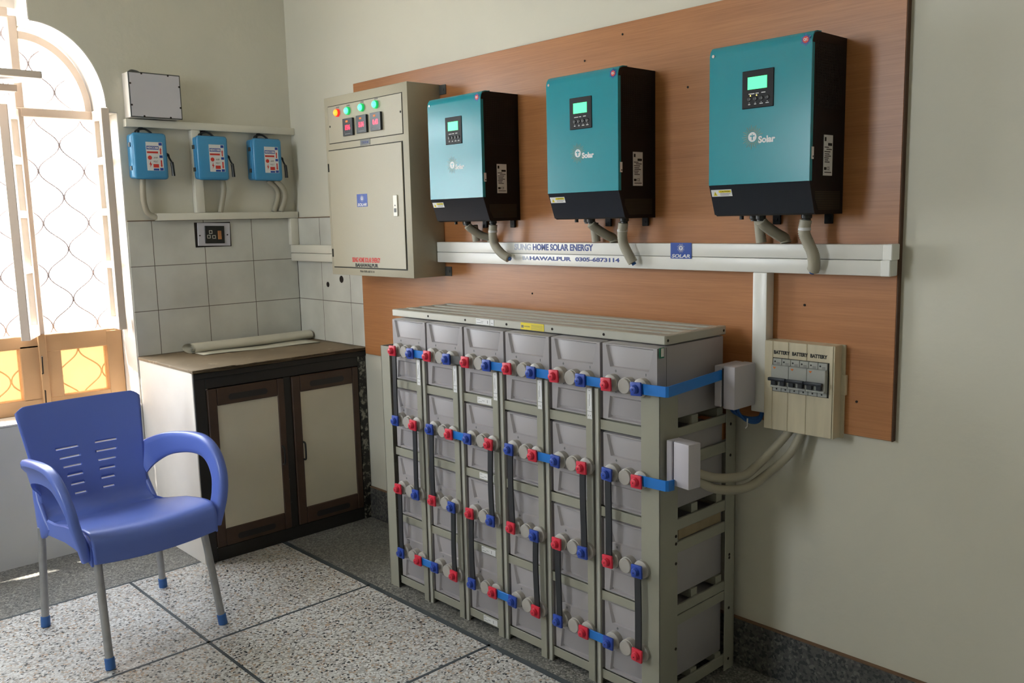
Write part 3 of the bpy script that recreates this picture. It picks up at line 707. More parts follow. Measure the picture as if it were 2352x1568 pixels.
# ------------------------------------------------------------------ breaker box on the board
bb_ = thing('breaker_box', 'ivory grooved plastic box with six breakers marked BATTERY, right of the rack', 'breaker box', (2.765, -.0186, .785))
def bpart(name, bm, m, par=bb_, **k):
    for v in bm.verts: v.co -= Vector((2.765, -.0186, .785))
    return fin(name, bm, m, par, **k)
BY = -.066
bm = new()
gr = [(2.684, 2.709), (2.7125, 2.757), (2.7605, 2.812), (2.8155, 2.888)]
box(bm, 2.684, 2.888, BY+.0022, -.0186, .783, 1.036)
for a, b_ in gr: box(bm, a, b_, BY, BY+.004, .783, 1.036, .001)
box(bm, 2.890, 2.8935, BY-.0008, -.0186, .783, 1.0365, .0008)
bpart('cover', bm, m_ivory)
bpart('back_plate', box(new(), 2.6835, 2.902, -.026, -.0186, .780, 1.0365, .001), m_ivory)
bpart('side_latch', box(new(), 2.8935, 2.9075, -.03, -.0186, .90, .955, .001), m_ivory)
br0, br1 = 2.7135, 2.8755; n = 6; pw = (br1-br0)/n
bpart('cutout', box(new(), br0-.003, br1+.003, BY-.0006, BY+.001, .894, .990), m_cabdark)
for k in range(3):
    x0 = br0+k*2*pw
    bm = new()
    for j in range(2):
        xa = x0+j*pw
        box(bm, xa+.0006, xa+pw-.0006, BY-.006, BY, .971, .9885, .0008); box(bm, xa+.0006, xa+pw-.0006, BY-.006, BY, .896, .909, .0008)
    box(bm, x0+.0004, x0+2*pw-.0004, BY-.016, BY, .909, .971, .001)
    box(bm, x0+.0004, x0+2*pw-.0004, BY-.021, BY-.016, .909, .915, .001)
    o = bpart('breaker', bm, m_breaker)
    bm = new()
    for j in range(2):
        xa = x0+j*pw
        cyl(bm, (xa+.007, BY-.006, .980), (xa+.007, BY-.0066, .980), .0024, 10); cyl(bm, (xa+.013, BY-.006, .9025), (xa+.013, BY-.0066, .9025), .0024, 10)
        box(bm, xa+.012, xa+.022, BY-.0064, BY-.006, .9768, .9776); box(bm, xa+.012, xa+.022, BY-.0064, BY-.006, .9735, .9743)
    bpart('terminal_hole', bm, m_blackprint, o)
    bm = new()
    for j in range(2):
        xa = x0+j*pw; box(bm, xa+.006, xa+.020, BY-.027, BY-.016, .9165, .931, .001)
    box(bm, x0, x0+2*pw-.001, BY-.034, BY-.024, .929, .938, .002, 2)
    bpart('toggle', bm, m_handle, o)
    bm = new(); prism(bm, [(x0+.006, .966), (x0+.016, .966), (x0+.011, .960)], (0, .0004), lambda u, v, w_: Vector((u, BY-.016-w_, v))); bpart('orange_mark', bm, m_orange, o)
bm = new()
for a, b_ in ((2.713, 2.761), (2.769, 2.815), (2.823, 2.872)): fit_text(bm, 'BATTERY', a, b_, 1.000, 1.0105, onY(BY-.0003), bold=.004)
lab(bpart('lettering', bm, m_blackprint), 'black BATTERY lettering, three times')

# ------------------------------------------------------------------ battery rack
PX, TX0, TS = .2033, 1.389, .1065
TZ = [.9285, .669, .4105, .162]
rack = thing('battery_rack', 'grey green steel rack of four tiers holding the battery bank against the right wall', 'rack', (1.92, -.215, 0))
def rpart(name, bm, m, par=rack, **k):
    for v in bm.verts: v.co -= Vector((1.92, -.215, 0))
    return fin(name, bm, m, par, **k)
YF, YB = -.403, -.030
def chan(x0, x1, z0, z1, y0=YF, d=.035, th=.003):
    bm = new(); box(bm, x0, x1, y0, y0+th, z0, z1, .0008); return bm
rpart('front_post', box(chan(1.276, 1.330, 0, .935), 1.276, 1.279, YF, YF+.08, 0, .935), m_rack)
for c in range(5):
    a = 1.490+c*PX
    bm = new(); box(bm, a, a+.029, YF, YF+.003, 0, .915, .0008); box(bm, a+.026, a+.029, YF, YF+.05, 0, .915); rpart('front_post', bm, m_rack)
    bm = new(); box(bm, a+.0335, a+.0475, YF+.002, YF+.012, 0, .905, .0015); box(bm, a+.0335, a+.0365, YF+.002, YF+.05, 0, .905); rpart('front_post', bm, m_rackd)
bm = new(); box(bm, 2.5065, 2.571, YF, YF+.003, 0, .915, .001); box(bm, 2.568, 2.571, YF, YF+.083, 0, .915, .001)
cp = rpart('front_post', bm, m_rack)
for x0 in (2.568, 1.276):
    bm = new(); box(bm, x0, x0+.003, YB-.052, YB, 0, .915, .001); box(bm, x0-.03 if x0 > 2 else x0, x0+.003 if x0 > 2 else x0+.033, YB-.003, YB, 0, .915); rpart('rear_post', bm, m_rack)
bm = new()
for z in (.86, .775, .68, .60, .37, .36, .20, .035): cyl(bm, (2.571, YB-.03, z), (2.5722, YB-.03, z), .0045, 10)
for z in (.50, .478, .42, .165): cyl(bm, (2.571, YF+.074, z), (2.5722, YF+.074, z), .0045, 10)
rpart('bolt_hole', bm, m_hole)
# front rails between tiers, and side rails
for r in range(4):
    zt = TZ[r]-.1125
    for c in range(6):
        x0 = 1.333 if c == 0 else 1.490+(c-1)*PX+.048; x1 = 1.489+c*PX if c < 5 else 2.506
        rpart('front_rail', box(new(), x0, x1, -.394, -.391, zt-.031, zt-.002, .0006), m_rack)
    [rpart('cross_bar', box(new(), 1.34, 2.5595, y, y+.03, zt-.012, zt+.0135), m_rack) for y in (-.375, -.24, -.115)]
for z0, z1 in ((.782, .807), (.692, .725), (.513, .545), (.446, .478), (.262, .290), (.230, .259), (.02, .053)):
    rpart('side_rail', box(new(), 2.560, 2.5678, YF+.02, YB-.004, z0, z1, .001), m_rack)
    rpart('side_rail', box(new(), 1.279, 1.286, YF+.02, YB-.004, z0, z1, .001), m_rack)
# stickers on posts and rails
for c in range(5):
    a = 1.497+c*PX
    bm = new(); box(bm, a, a+.018, YF-.0008, YF, .812, .905); o = rpart('paper_label', bm, m_whitep)
    bm = new(); box(bm, a, a+.018, YF-.001, YF-.0008, .834, .8352); box(bm, a+.008, a+.0092, YF-.001, YF-.0008, .85, .885); box(bm, a+.003, a+.0038, YF-.001, YF-.0008, .842, .87); box(bm, a+.006, a+.012, YF-.001, YF-.0008, .895, .8965); box(bm, a+.004, a+.006, YF-.001, YF-.0008, .82, .824); box(bm, a+.011, a+.013, YF-.001, YF-.0008, .82, .824)
    rpart('label_print', bm, m_greyprint, o)
for r in range(4):
    zt = TZ[r]-.1125; bm = new(); box(bm, 1.812, 1.882, -.3948, -.394, zt-.027, zt-.006); o = rpart('paper_label', bm, m_whitep)
    bm = new()
    for a, b_, z in ((1.815, 1.826, .010), (1.815, 1.82, .014), (1.836, 1.848, .0165), (1.815, 1.835, .021)): box(bm, a, b_, -.3952, -.3948, zt-z-.001, zt-z)
    box(bm, 1.861, 1.8625, -.3952, -.3948, zt-.022, zt-.012); rpart('label_print', bm, m_greyprint, o)
# lid with long ribs
LY0, LY1 = -.358, -.068
bm = new()
box(bm, 1.297, 2.554, LY0, LY0+.040, 1.0435, 1.0685, .002)
for k in range(1, 5): box(bm, 1.299, 2.552, LY0+.062*k, LY0+.062*k+.030, 1.0445, 1.0687, .002)
box(bm, 2.530, 2.5555, LY0+.003, LY1+.002, 1.0430, 1.0682, .002); box(bm, 1.2955, 1.315, LY0+.003, LY1, 1.0430, 1.0670, .002)
box(bm, 1.30, 2.55, LY0+.01, LY1-.005, 1.0436, 1.0470)
ld = rpart('top_cover', bm, m_rackd)
bm = new()
for x in (1.514, 1.718, 1.924, 2.129, 2.336): cyl(bm, (x, LY0, 1.056), (x, LY0-.0008, 1.056), .0042, 10)
for y in (LY0+.012, LY1-.010): cyl(bm, (2.5555, y, 1.055), (2.5563, y, 1.055), .004, 10)
rpart('screw_hole', bm, m_hole, ld)
bm = new(); box(bm, 1.775, 1.843, LY0-.001, LY0, 1.047, 1.066); box(bm, 1.846, 1.864, LY0-.001, LY0, 1.047, 1.066); o = rpart('paper_label', bm, m_whitep, ld)
o = lab(rpart('warning_label', box(new(), 1.991, 2.094, LY0-.001, LY0, 1.0455, 1.0675), m_yellow, ld), 'yellow warning sticker')
bm = new()
for i in range(5):
    box(bm, 2.038, 2.090, LY0-.0013, LY0-.001, 1.048+i*.0035, 1.0488+i*.0035)
box(bm, 1.994, 2.004, LY0-.0013, LY0-.001, 1.051, 1.0595)
for i in range(4): ring(bm, 2.010+i*.0062, 1.056, .0014, .0023, LY0-.001, 10)
box(bm, 1.778, 1.795, LY0-.0013, LY0-.001, 1.061, 1.0622); box(bm, 1.778, 1.81, LY0-.0013, LY0-.001, 1.052, 1.0532); box(bm, 1.80, 1.812, LY0-.0013, LY0-.001, 1.057, 1.058)
box(bm, 1.832, 1.834, LY0-.0013, LY0-.001, 1.051, 1.061); box(bm, 1.850, 1.859, LY0-.0013, LY0-.001, 1.053, 1.0545)
rpart('label_print', bm, m_greyprint)
# packing wood between tiers, seen through the open side
tag(fin('packing_block', box(new(), 2.45, 2.556, -.080, -.034, .727, .778, .001), m_packing), 'rough orange-brown wooden packing block near the rear post, between the top two tiers', 'wood block')
tag(fin('packing_strip', box(new(), 2.52, 2.559, -.30, -.09, .4785, .5115, .001), m_strip), 'long thin wooden packing strip lying between side rails halfway down the rack', 'wood strip')

# battery cells ---------------------------------------------------
CF = -.388
def make_cell():
    r = thing('battery_cell', 'x', 'battery', group='battery cells in the rack')
    # origin: cell centre bottom at front face; local x,-y front,z
    bm = new(); hw, hz = .0965, .1115
    box(bm, -hw, hw, 0, .31, -.098, hz, .004, 2)
    body = fin('cell_case', bm, m_cell, r)
    # raised front plate with two trapezoid recesses
    bm = new()
    xs_t = .078; xs_b = .066
    def V(x, z, y=-.006): return bm.verts.new((x, y, z))
    O_ = [V(-.0965, .109), V(.0965, .109), V(.0965, .040), V(-.0965, .040)]
    I1 = [V(-.084, .106), V(.084, .106), V(.069, .044), V(-.069, .044)]
    I1r = [V(-.075, .104, .0035), V(.081, .103, .0), V(.066, .048, .0), V(-.055, .048, .0035)]
    L_ = [V(-.0965, -.030), V(.0965, -.030), V(.0965, -.109), V(-.0965, -.109)]
    I2 = [V(-.070, -.040), V(.070, -.040), V(.078, -.105), V(-.078, -.105)]
    I2r = [V(-.063, -.047, .0035), V(.066, -.045, .0), V(.074, -.102, .0), V(-.070, -.102, .0035)]
    for A, B, Cc in ((O_, I1, I1r), (L_, I2, I2r)):
        for k in range(4): bm.faces.new((A[k], A[(k+1) % 4], B[(k+1) % 4], B[k])); bm.faces.new((B[k], B[(k+1) % 4], Cc[(k+1) % 4], Cc[k]))
        bm.faces.new(Cc)
    bm.faces.new((O_[3], O_[2], L_[1], L_[0]))
    S = [V(-.0975, .111, .004), V(.0975, .111, .004), V(.0975, -.111, .004), V(-.0975, -.111, .004)]
    bm.faces.new((O_[0], O_[1], S[1], S[0])); bm.faces.new((O_[1], O_[2], L_[1], L_[2], S[2], S[1])); bm.faces.new((L_[2], L_[3], S[3], S[2])); bm.faces.new((L_[3], L_[0], O_[3], O_[0], S[0], S[3]))
    fin('front_plate', bm, m_cell, r, ang=.25)
    bm = new(); box(bm, .0963, .0968, .034, .0352, -.095, .108); box(bm, -.0968, -.0963, .034, .0352, -.095, .108); fin('case_seam', bm, m_cabdark, r)
    bm = new()
    for x in (-.048, .0585):
        box(bm, x-.0012, x+.0012, -.0066, -.006, .030, .0375); box(bm, x-.0012, x+.0012, -.0066, -.006, -.029, -.0215)
    box(bm, -.0515, -.0445, -.0066, -.006, .0327, .0345)
    fin('polarity_mark', bm, m_greyprint, r)
    lathe_bm = new(); lathe(lathe_bm, (.0035, -.006, 0), (0, -1, 0), [(0, .0235), (.020, .0235), (.021, .0215), (.028, .0215), (.0295, .0200)], 28); fin('vent_cap', lathe_bm, m_post, r)
    for x in (-.0535, .053):
        lathe_bm = new(); lathe(lathe_bm, (x, -.006, 0), (0, -1, 0), [(0, .0255), (.018, .0255), (.020, .023), (.022, .012), (.0265, .012)], 24); fin('terminal_post', lathe_bm, m_post, r)
    return r
def cover(par, x, z, red, turn):
    """square cover facing -Y with a round nub; turn = where the strap leaves"""
    bm = new(); y0 = -.040
    t = new(); box(t, -.0185, .0185, y0-.006, y0+.002, -.019, .019, .003, 2)
    bmesh.ops.rotate(t, verts=t.verts, cent=(0, 0, 0), matrix=Matrix.Rotation(math.radians(turn), 3, 'Y'))
    for v in t.verts: v.co.x += x; v.co.z += z
    merge(bm, t)
    lathe(bm, (x, y0-.006, z), (0, -1, 0), [(0, .0125), (.006, .0115), (.0065, .0108), (.011, .0100), (.012, .0085)], 20)
    o = lab(fin('terminal_cover', bm, m_red if red else m_blue, par), ('red' if red else 'blue')+' terminal cover')
    fin('cover_hole', cyl(new(), (x, y0-.0178, z), (x, y0-.0184, z), .0018, 8), m_hole, o)
cell0 = make_cell(); first = True
rows = ('top row', 'second row', 'third row', 'bottom row'); colsn = ('first', 'second', 'third', 'fourth', 'fifth', 'sixth')
RED_LEFT = [[1]*6, [0]*6, [1]*6, [0]*6]
for r in range(4):
    for c in range(6):
        q = cell0 if first else copy_tree(base_cell)
        if first:
            base_cell = copy_tree(cell0); first = False
        q.location = (TX0+.0535+PX*c, CF, TZ[r])
        q['label'] = 'grey battery cell in the %s of the rack, %s from the left' % (rows[r], colsn[c])
        tl = random.uniform(-4, 4)
        cover(q, -.0535, 0, RED_LEFT[r][c] == 1, tl); cover(q, .053, 0, RED_LEFT[r][c] == 0, random.uniform(-4, 4))
for ch in list(base_cell.children):
    for g in list(ch.children): bpy.data.objects.remove(g)
    bpy.data.objects.remove(ch)
bpy.data.objects.remove(base_cell)
gs = fin('quality_sticker', box(new(), 2.561-TX0-.0535-PX*5, 2.5622-TX0-.0535-PX*5, -.003+.0, .017, .083, .112), m_green, [o for o in bpy.data.objects if o.get('label') == 'grey battery cell in the top row of the rack, sixth from the left'][0])
gs.location.x = -.0005; lab(gs, 'small green and white sticker')
fin('sticker_face', box(new(), .1025, .1037, .003, .015, .087, .110), m_whitep, gs)
# straps ------------------------------------------------------------
SY0, SY1 = CF-.0375, CF-.0325
def vstrap(c, right, r0, lb):
    x = TX0+PX*c+(TS if right else 0)
    pts = [(x-.002+.004*random.random(), TZ[r0]+.004), (x, (TZ[r0]+TZ[r0+1])/2), (x, TZ[r0+1]-.004)]
    bm = new(); N = 12; A = []
    for i in range(N+1):
        t = i/N; z = TZ[r0]*(1-t)+TZ[r0+1]*t; dx = .0015*math.sin(t*5+c); bow = -.002*math.sin(PI*t)
        A.append([bm.verts.new((x+dx+s*.0105, yy+bow, z)) for s, yy in ((-1, SY1), (1, SY1), (1, SY0), (-1, SY0))])
    for a, b_ in zip(A, A[1:]):
        for k in range(4): bm.faces.new((a[k], a[(k+1) % 4], b_[(k+1) % 4], b_[k]))
    bm.faces.new(A[0]); bm.faces.new(A[-1])
    tag(fin('cable_strap', bm, m_cable), lb, 'battery cable', 'black link cables on the rack')
vstrap(0, False, 0, 'black flat cable down the left edge of the rack, from top row to second row')
for c in range(6):
    odd = c % 2 == 0
    vstrap(c, odd, 1, 'black flat cable in the %s battery column joining the second and third rows' % colsn[c])
    vstrap(c, not odd, 2, 'black flat cable in the %s battery column joining the third and bottom rows' % colsn[c])
def hbar(c, r, m, lb, cat='busbar'):
    xa = TX0+PX*c+TS; xb = TX0+PX*(c+1)
    bm = new(); box(bm, xa, xb, SY0, SY1, TZ[r]-.0135, TZ[r]+.0135, .001); tag(fin('busbar', bm, m), lb, cat, 'short link bars between battery columns')
for c in range(5):
    hbar(c, 0, m_lead if c == 1 else m_bus, ('bare dull metal bar' if c == 1 else 'blue bar')+' in the top row linking the %s and %s battery columns' % (colsn[c], colsn[c+1]))
for c in (1, 3): hbar(c, 1, m_bus, 'blue bar in the second row linking the %s and %s battery columns' % (colsn[c], colsn[c+1]))
for c in (0, 2, 4): hbar(c, 3, m_bus, 'blue bar in the bottom row linking the %s and %s battery columns' % (colsn[c], colsn[c+1]))
def lbar(z, yend, lb, z2=None):
    xa = TX0+PX*5+TS; z2 = z if z2 is None else z2; h = .0145; xc = 2.612; bm = new(); th = .004
    path = [(xa, SY0+.0015), (xc-.006, SY0+.0015), (xc, SY0+.0075), (xc, yend)]
    zs = [z, z+.002, z+.002, z2]
    A = []
    nn = [(0, 1), (-.5, .85), (-.85, .5), (-1, 0)]
    for (x, y), zz, (nx, ny) in zip(path, zs, nn):
        A.append([bm.verts.new((x+nx*s*th, y+ny*s*th, zz+q*h)) for s, q in ((0, -1), (1, -1), (1, 1), (0, 1))])
    for a, b_ in zip(A, A[1:]):
        for k in range(4): bm.faces.new((a[k], a[(k+1) % 4], b_[(k+1) % 4], b_[k]))
    bm.faces.new(A[0]); bm.faces.new(A[-1]); tag(fin('busbar', bm, m_bus), lb, 'busbar')
lbar(TZ[0], -.17, 'long blue bar bent round the right front corner of the rack toward the wall', TZ[0]+.014)
lbar(TZ[1]+.003, -.392, 'short blue bar bent at the right front corner, ending at the lower white box')
# slotted terminal boxes
def slot_box(x0, x1, y0, y1, z0, z1, tilt, lb, sl):
    r = thing('junction_box', lb, 'junction box', ((x0+x1)/2, (y0+y1)/2, z0), math.radians(tilt))
    hx, hy, h_ = (x1-x0)/2, (y1-y0)/2, z1-z0
    bm = new(); box(bm, -hx, -hx+sl, -hy, hy, 0, h_, .002); box(bm, -hx+sl+.007, hx, -hy, hy, -.004, h_+.001, .003, 2); box(bm, -hx+sl*.5, -hx+sl+.01, -hy+.012, hy, .002, h_-.001)
    fin('box_shell', bm, m_purple, r); fin('slot', box(new(), -hx+sl, -hx+sl+.0075, -hy+.008, -hy+.013, .001, h_-.008), m_cabdark, r)
    return r
slot_box(2.588, 2.655, -.172, -.065, .850, .968, 0, 'upper pale slotted box behind the rack end, where the long blue bar enters', .022)
slot_box(2.583, 2.665, -.392, -.345, .672, .790, -8, 'lower pale slotted box on the rack corner, feeding the two conduits', .020)
conduit([(2.655, -.35, .705), (2.68, -.30, .685), (2.70, -.20, .672), (2.705, -.13, .690), (2.735, -.07, .745), (2.757, -.043, .785)], .0118, 'upper of two cream conduits curving from the lower slotted box to the breaker box')
conduit([(2.655, -.345, .682), (2.685, -.30, .655), (2.71, -.20, .640), (2.725, -.12, .662), (2.765, -.06, .72), (2.79, -.043, .783)], .0118, 'lower of two cream conduits curving from the lower slotted box to the breaker box')
bm = new()
for s in range(3): tube(bm, spline([(2.622-.012*s, -.09-.006*s, .858), (2.612-.01*s, -.085, .822), (2.628-.004*s, -.06, .792+.005*s), (2.655, -.045, .793+.006*s), (2.668, -.04-.004*s, .83)], 8), .0048, 8)
o = tag(fin('cable_loop', bm, m_bluewire), 'blue cables looping from the upper slotted box up into the vertical trunking', 'cable')
fin('cable_tie', tube(new(), [(2.634, -.071, .803), (2.634, -.072, .780), (2.630, -.076, .774)], .002, 6), m_whitep, o)

# ------------------------------------------------------------------ masonry counter with cupboard doors
ct = thing('cupboard_counter', 'low built-in cupboard with dirty stone top and two white-panelled doors in the corner', 'cupboard', (.29, -.41, 0))
def kpart(name, bm, m, par=ct, **k):
    for v in bm.verts: v.co -= Vector((.29, -.41, 0))
    return fin(name, bm, m, par, **k)
CX = .565
kpart('side_wall', box(new(), .0035, CX-.004, -.828, -.765, 0, .806, .002), m_reveal)
kpart('carcass', box(new(), .004, CX-.035, -.766, -.001, .0, .79), m_oldblack)
bm = new(); t = new(); box(t, .0035, .578, -.832, -.0005, .806, .8190, .003, 2); bmesh.ops.subdivide_edges(t, edges=t.edges[:], cuts=14, use_grid_fill=True)
for v in t.verts:
    if v.co.x > .55: v.co.x += random.uniform(-.005, .003); v.co.z += random.uniform(-.003, .0)
merge(bm, t); kpart('stone_top', bm, m_slab, ang=1.2)
bm = new()
box(bm, CX-.035, CX, -.824, -.775, 0, .806, .002); box(bm, CX-.035, CX, -.045, -.001, 0, .806, .002); box(bm, CX-.035, CX, -.775, -.045, .734, .806, .002); box(bm, CX-.035, CX, -.775, -.045, 0, .058, .002); box(bm, CX-.035, CX, -.428, -.392, .058, .734, .002)
box(bm, CX, CX+.006, -.826, -.001, .778, .803, .002)
kpart('frame', bm, m_oldblack)
for y0, y1, hy in ((-.774, -.429, -.455), (-.391, -.05, -.352)):
    z0, z1 = .060, .731
    bm = new(); st = .040
    box(bm, CX-.012, CX+.008, y0, y0+st, z0, z1, .003); box(bm, CX-.012, CX+.008, y1-st*.8, y1, z0, z1, .003)
    box(bm, CX-.012, CX+.008, y0+st, y1-st*.8, z1-.072, z1, .003); box(bm, CX-.012, CX+.008, y0+st, y1-st*.8, z0, z0+.075, .003)
    d = kpart('door', bm, m_brown)
    kpart('door_panel', box(new(), CX-.006, CX+.0035, y0+st-.002, y1-st*.8+.002, z0+.073, z1-.070), m_door, d)
    for zz in (z1-.042, z0+.03):
        t = new(); ym = (y0+y1)/2; lathe(t, (0, 0, 0), (1, 0, 0), [(0, .013), (.0012, .013)], 20)
        for v in t.verts:
            v.co.y += (.075 if v.co.y > 0 else -.075)
            v.co += Vector((CX+.0075, ym+.005, zz))
        kpart('recessed_grip', t, m_oldblack, d)
    pts = spline([(CX+.003, hy, .435), (CX+.022, hy, .432), (CX+.026, hy, .415), (CX+.026, hy, .375), (CX+.022, hy, .358), (CX+.003, hy, .355)], 5)
    kpart('pull_handle', tube(new(), pts, .0042, 8), m_bake, d)
bm = new(); box(bm, CX, CX+.0015, -.044, -.004, .0, .80); kpart('paint_patch', bm, mat('peeling_paint', (34, 32, 29), .6, col2=(150, 146, 132), cov=.5, vscale=14))
# plaster stain strip beside the cupboard on the right wall
# roll of sheet on the counter
sr = thing('sheet_roll', 'long flat roll of pale plastic sheeting lying on the stone counter top', 'sheet roll', (.13, -.34, .819))
def spart(name, bm, m):
    for v in bm.verts: v.co -= Vector((.13, -.34, .819))
    return fin(name, bm, m, sr, ang=1.0)
bm = new(); A = []
for i in range(25):
    t = i/24; y = -.635+t*.615; x = .095+.012*math.sin(t*3); row = []
    for k in range(24):
        a = 2*PI*k/24; rx, rz = .045, .022
        row.append(bm.verts.new((x+rx*math.cos(a), y+(.012*math.cos(a) if i == 0 else 0), .8425+rz*math.sin(a)*(1+.15*math.cos(a)))))
    A.append(row)
for a, b_ in zip(A, A[1:]):
    for k in range(24): bm.faces.new((a[k], a[(k+1) % 24], b_[(k+1) % 24], b_[k]))
spart('rolled_part', bm, m_cloth)
bm = new(); A = []
for i in range(31):
    a = .4+i/30*2*PI*1.6; q = .92-.5*i/30
    A.append([bm.verts.new((0.095+.043*q*math.cos(a), y, .8425+.0205*q*math.sin(a))) for y in (-.630, -.03)])
for a, b_ in zip(A, A[1:]): bm.faces.new((a[0], b_[0], b_[1], a[1]))
spart('inner_winding', bm, m_cloth)
bm = new(); N_ = 16; A = []
for i in range(N_+1):
    t = i/N_; y = -.62+t*.56; w2 = .15+.06*t
    A.append([bm.verts.new((x, y, z+.0015*math.sin(t*9))) for x, z in ((.09, .8225), (w2*.7+.06, .8222), (w2+.06, .8215))])
for a, b_ in zip(A, A[1:]):
    for k in range(2): bm.faces.new((a[k], a[k+1], b_[k+1], b_[k]))
o = spart('loose_flap', bm, m_cloth); mod = o.modifiers.new('s', 'SOLIDIFY'); mod.thickness = .002; mod.offset = 0

# ------------------------------------------------------------------ blue load switches
def switch():
    r = thing('load_switch', 'x', 'electrical switch', group='blue isolator switches on the back wall')
    # local: x out of the wall, y along the wall, z up from the lower edge; width .145 height .19
    bm = new(); box(bm, 0, .062, 0, .142, 0, .19, .012, 3); box(bm, .058, .082, -.003, .146, -.004, .194, .014, 3); fin('housing', bm, m_swblue, r)
    for z in (.035, .135): fin('clasp', box(new(), .03, .050, -.004, -.0005, z, z+.018), m_lead, r)
    s = lab(fin('instruction_label', box(new(), .082, .0826, .052, .124, .033, .155), m_whitep, r), 'white sticker printed in red and blue')
    X = .0826; f = lambda bm, a, b_, z0, z1: box(bm, X, X+.0004, a, b_, z0, z1)
    bm = new(); f(bm, .054, .107, .123, .138); f(bm, .108, .122, .141, .153); f(bm, .108, .122, .088, .099); f(bm, .079, .103, .034, .042); f(bm, .107, .122, .034, .045); fin('blue_print', bm, m_bluelogo, s)
    bm = new(); fit_text(bm, 'NEXCOBB', .056, .105, .126, .135, onX(X+.0005), bold=.0035); fin('title_print', bm, m_whitep, s)
    bm = new(); f(bm, .055, .103, .107, .115); cyl(bm, (X, .066, .088), (X+.0004, .066, .088), .009, 14); f(bm, .079, .103, .046, .061); f(bm, .112, .117, .103, .123); f(bm, .112, .118, .054, .078)
    prism(bm, [(.110, .122), (.119, .122), (.1145, .132)], (0, .0004), lambda u, v, w_: Vector((X+w_, u, v))); prism(bm, [(.110, .056), (.120, .056), (.115, .047)], (0, .0004), lambda u, v, w_: Vector((X+w_, u, v)))
    prism(bm, [(.068, .074), (.062, .058), (.067, .059), (.064, .046), (.074, .063), (.069, .062)], (0, .0004), lambda u, v, w_: Vector((X+w_, u, v)))
    fin('red_print', bm, m_redp, s)
    bm = new(); fit_text(bm, 'AMP', .082, .100, .084, .092, onX(X+.0001)); fit_text(bm, 'VOLT', .080, .101, .068, .076, onX(X+.0001)); fin('small_print', bm, m_greyprint, s)
    pts = spline([(.05, .146, .105), (.06, .156, .106), (.064, .158, .092), (.066, .164, .078), (.068, .168, .070)], 5)
    bm = new(); tube(bm, pts, .004, 8); cyl(bm, (.052, .141, .105), (.052, .155, .105), .009, 14); tube(bm, spline([(.068, .167, .072), (.068, .169, .055), (.068, .171, .022), (.068, .171, .012)], 4), .0075, 10); fin('handle', bm, m_bake, r)
    bm = new(); tube(bm, spline([(.035, .03, .185), (.03, .035, .205), (.02, .075, .215), (.025, .1, .20), (.035, .104, .186)], 6), .0045, 8); tube(bm, spline([(.03, .045, .185), (.022, .05, .212), (.018, .07, .225)], 6), .005, 8)
    fin('supply_wires', bm, m_cable, r)
    return r
s0 = switch()
s1 = copy_tree(s0); s2 = copy_tree(s0)
for s, y, lb in ((s0, -.805, 'blue enamelled switch box nearest the window, below the white junction box'), (s1, -.521, 'middle one of three blue enamelled switch boxes on the back wall'), (s2, -.247, 'blue enamelled switch box nearest the room corner')):
    s.location = (.0008, y, 1.603); s['label'] = lb
def pipe(P, lb): tag(fin('conduit_pipe', tube(new(), spline(P, 8), .0125, 12), m_cond, ang=3), lb, 'conduit')
pipe([(.03, -.757, 1.603), (.03, -.760, 1.54), (.028, -.757, 1.49), (.024, -.742, 1.452), (.026, -.7085, 1.434)], 'cream pipe dropping from the switch box nearest the window')
pipe([(.03, -.388, 1.603), (.03, -.385, 1.56), (.026, -.395, 1.50), (.024, -.406, 1.4525)], 'cream pipe dropping from the middle blue switch box')
pipe([(.045, -.125, 1.604), (.045, -.085, 1.565), (.035, -.072, 1.52), (.028, -.095, 1.453)], 'front one of two cream pipes bending below the switch nearest the corner')
pipe([(.02, -.150, 1.604), (.018, -.11, 1.57), (.015, -.098, 1.53), (.014, -.125, 1.453)], 'rear one of two cream pipes bending below the switch nearest the corner')

# white junction box on the upper wall
jb = thing('wall_box', 'pale square wooden box with grey screwed cover above the first blue switch', 'junction box', (.0005, -.684, 1.862))
bm = new(); box(bm, 0, .066, -.116, .108, 0, .188, .002); fin('box_body', bm, m_reveal, jb)
bm = new(); box(bm, .066, .0705, -.117, .109, -.001, .190, .001); fin('cover_edge', bm, m_lead, jb)
c = fin('cover', box(new(), .0705, .0722, -.112, .104, .004, .185), m_greyface, jb)
bm = new()
for y, z in ((-.06, .184), (.055, .184), (-.06, .005), (.055, .005), (-.11, .14), (-.11, .05), (.102, .14), (.102, .05)): cyl(bm, (.072, y, z), (.0735, y, z), .0042, 10)
fin('screw', bm, m_hole, c)
bm = new(); tube(bm, spline([(.03, -.1, .19), (.03, -.085, .2), (.03, -.06, .197), (.03, -.05, .19)], 5), .004, 8); fin('wire_stub', bm, m_lead, jb)

# socket outlet
so = thing('socket_outlet', 'old wall socket with black square insert set in the tiles under the trunking', 'socket', (.006, -.44, 1.298), 0)
bm = new(); box(bm, 0, .001, -.090, .086, -.004, .110); fin('wall_cutout', bm, m_hole, so)
rot = Matrix.Rotation(math.radians(-1.5), 3, 'X')
pl = fin('cover_plate', box(new(), 0.001, .007, -.078, .080, .001, .107, .001, rot=rot, piv=(0, 0, .05)), m_greyface, so)
ins = fin('socket_insert', box(new(), .007, .012, -.046, .050, .012, .093, .0015, rot=rot, piv=(0, 0, .05)), m_bake, so)
bm = new()
for y, z in ((-.018, .065), (-.028, .044), (-.003, .042)):
    box(bm, .012, .0125, y-.008, y+.008, z-.008, z-.0055); box(bm, .012, .0125, y-.008, y+.008, z+.0055, z+.008); box(bm, .012, .0125, y-.008, y-.0055, z-.008, z+.008); box(bm, .012, .0125, y+.0055, y+.008, z-.008, z+.008)
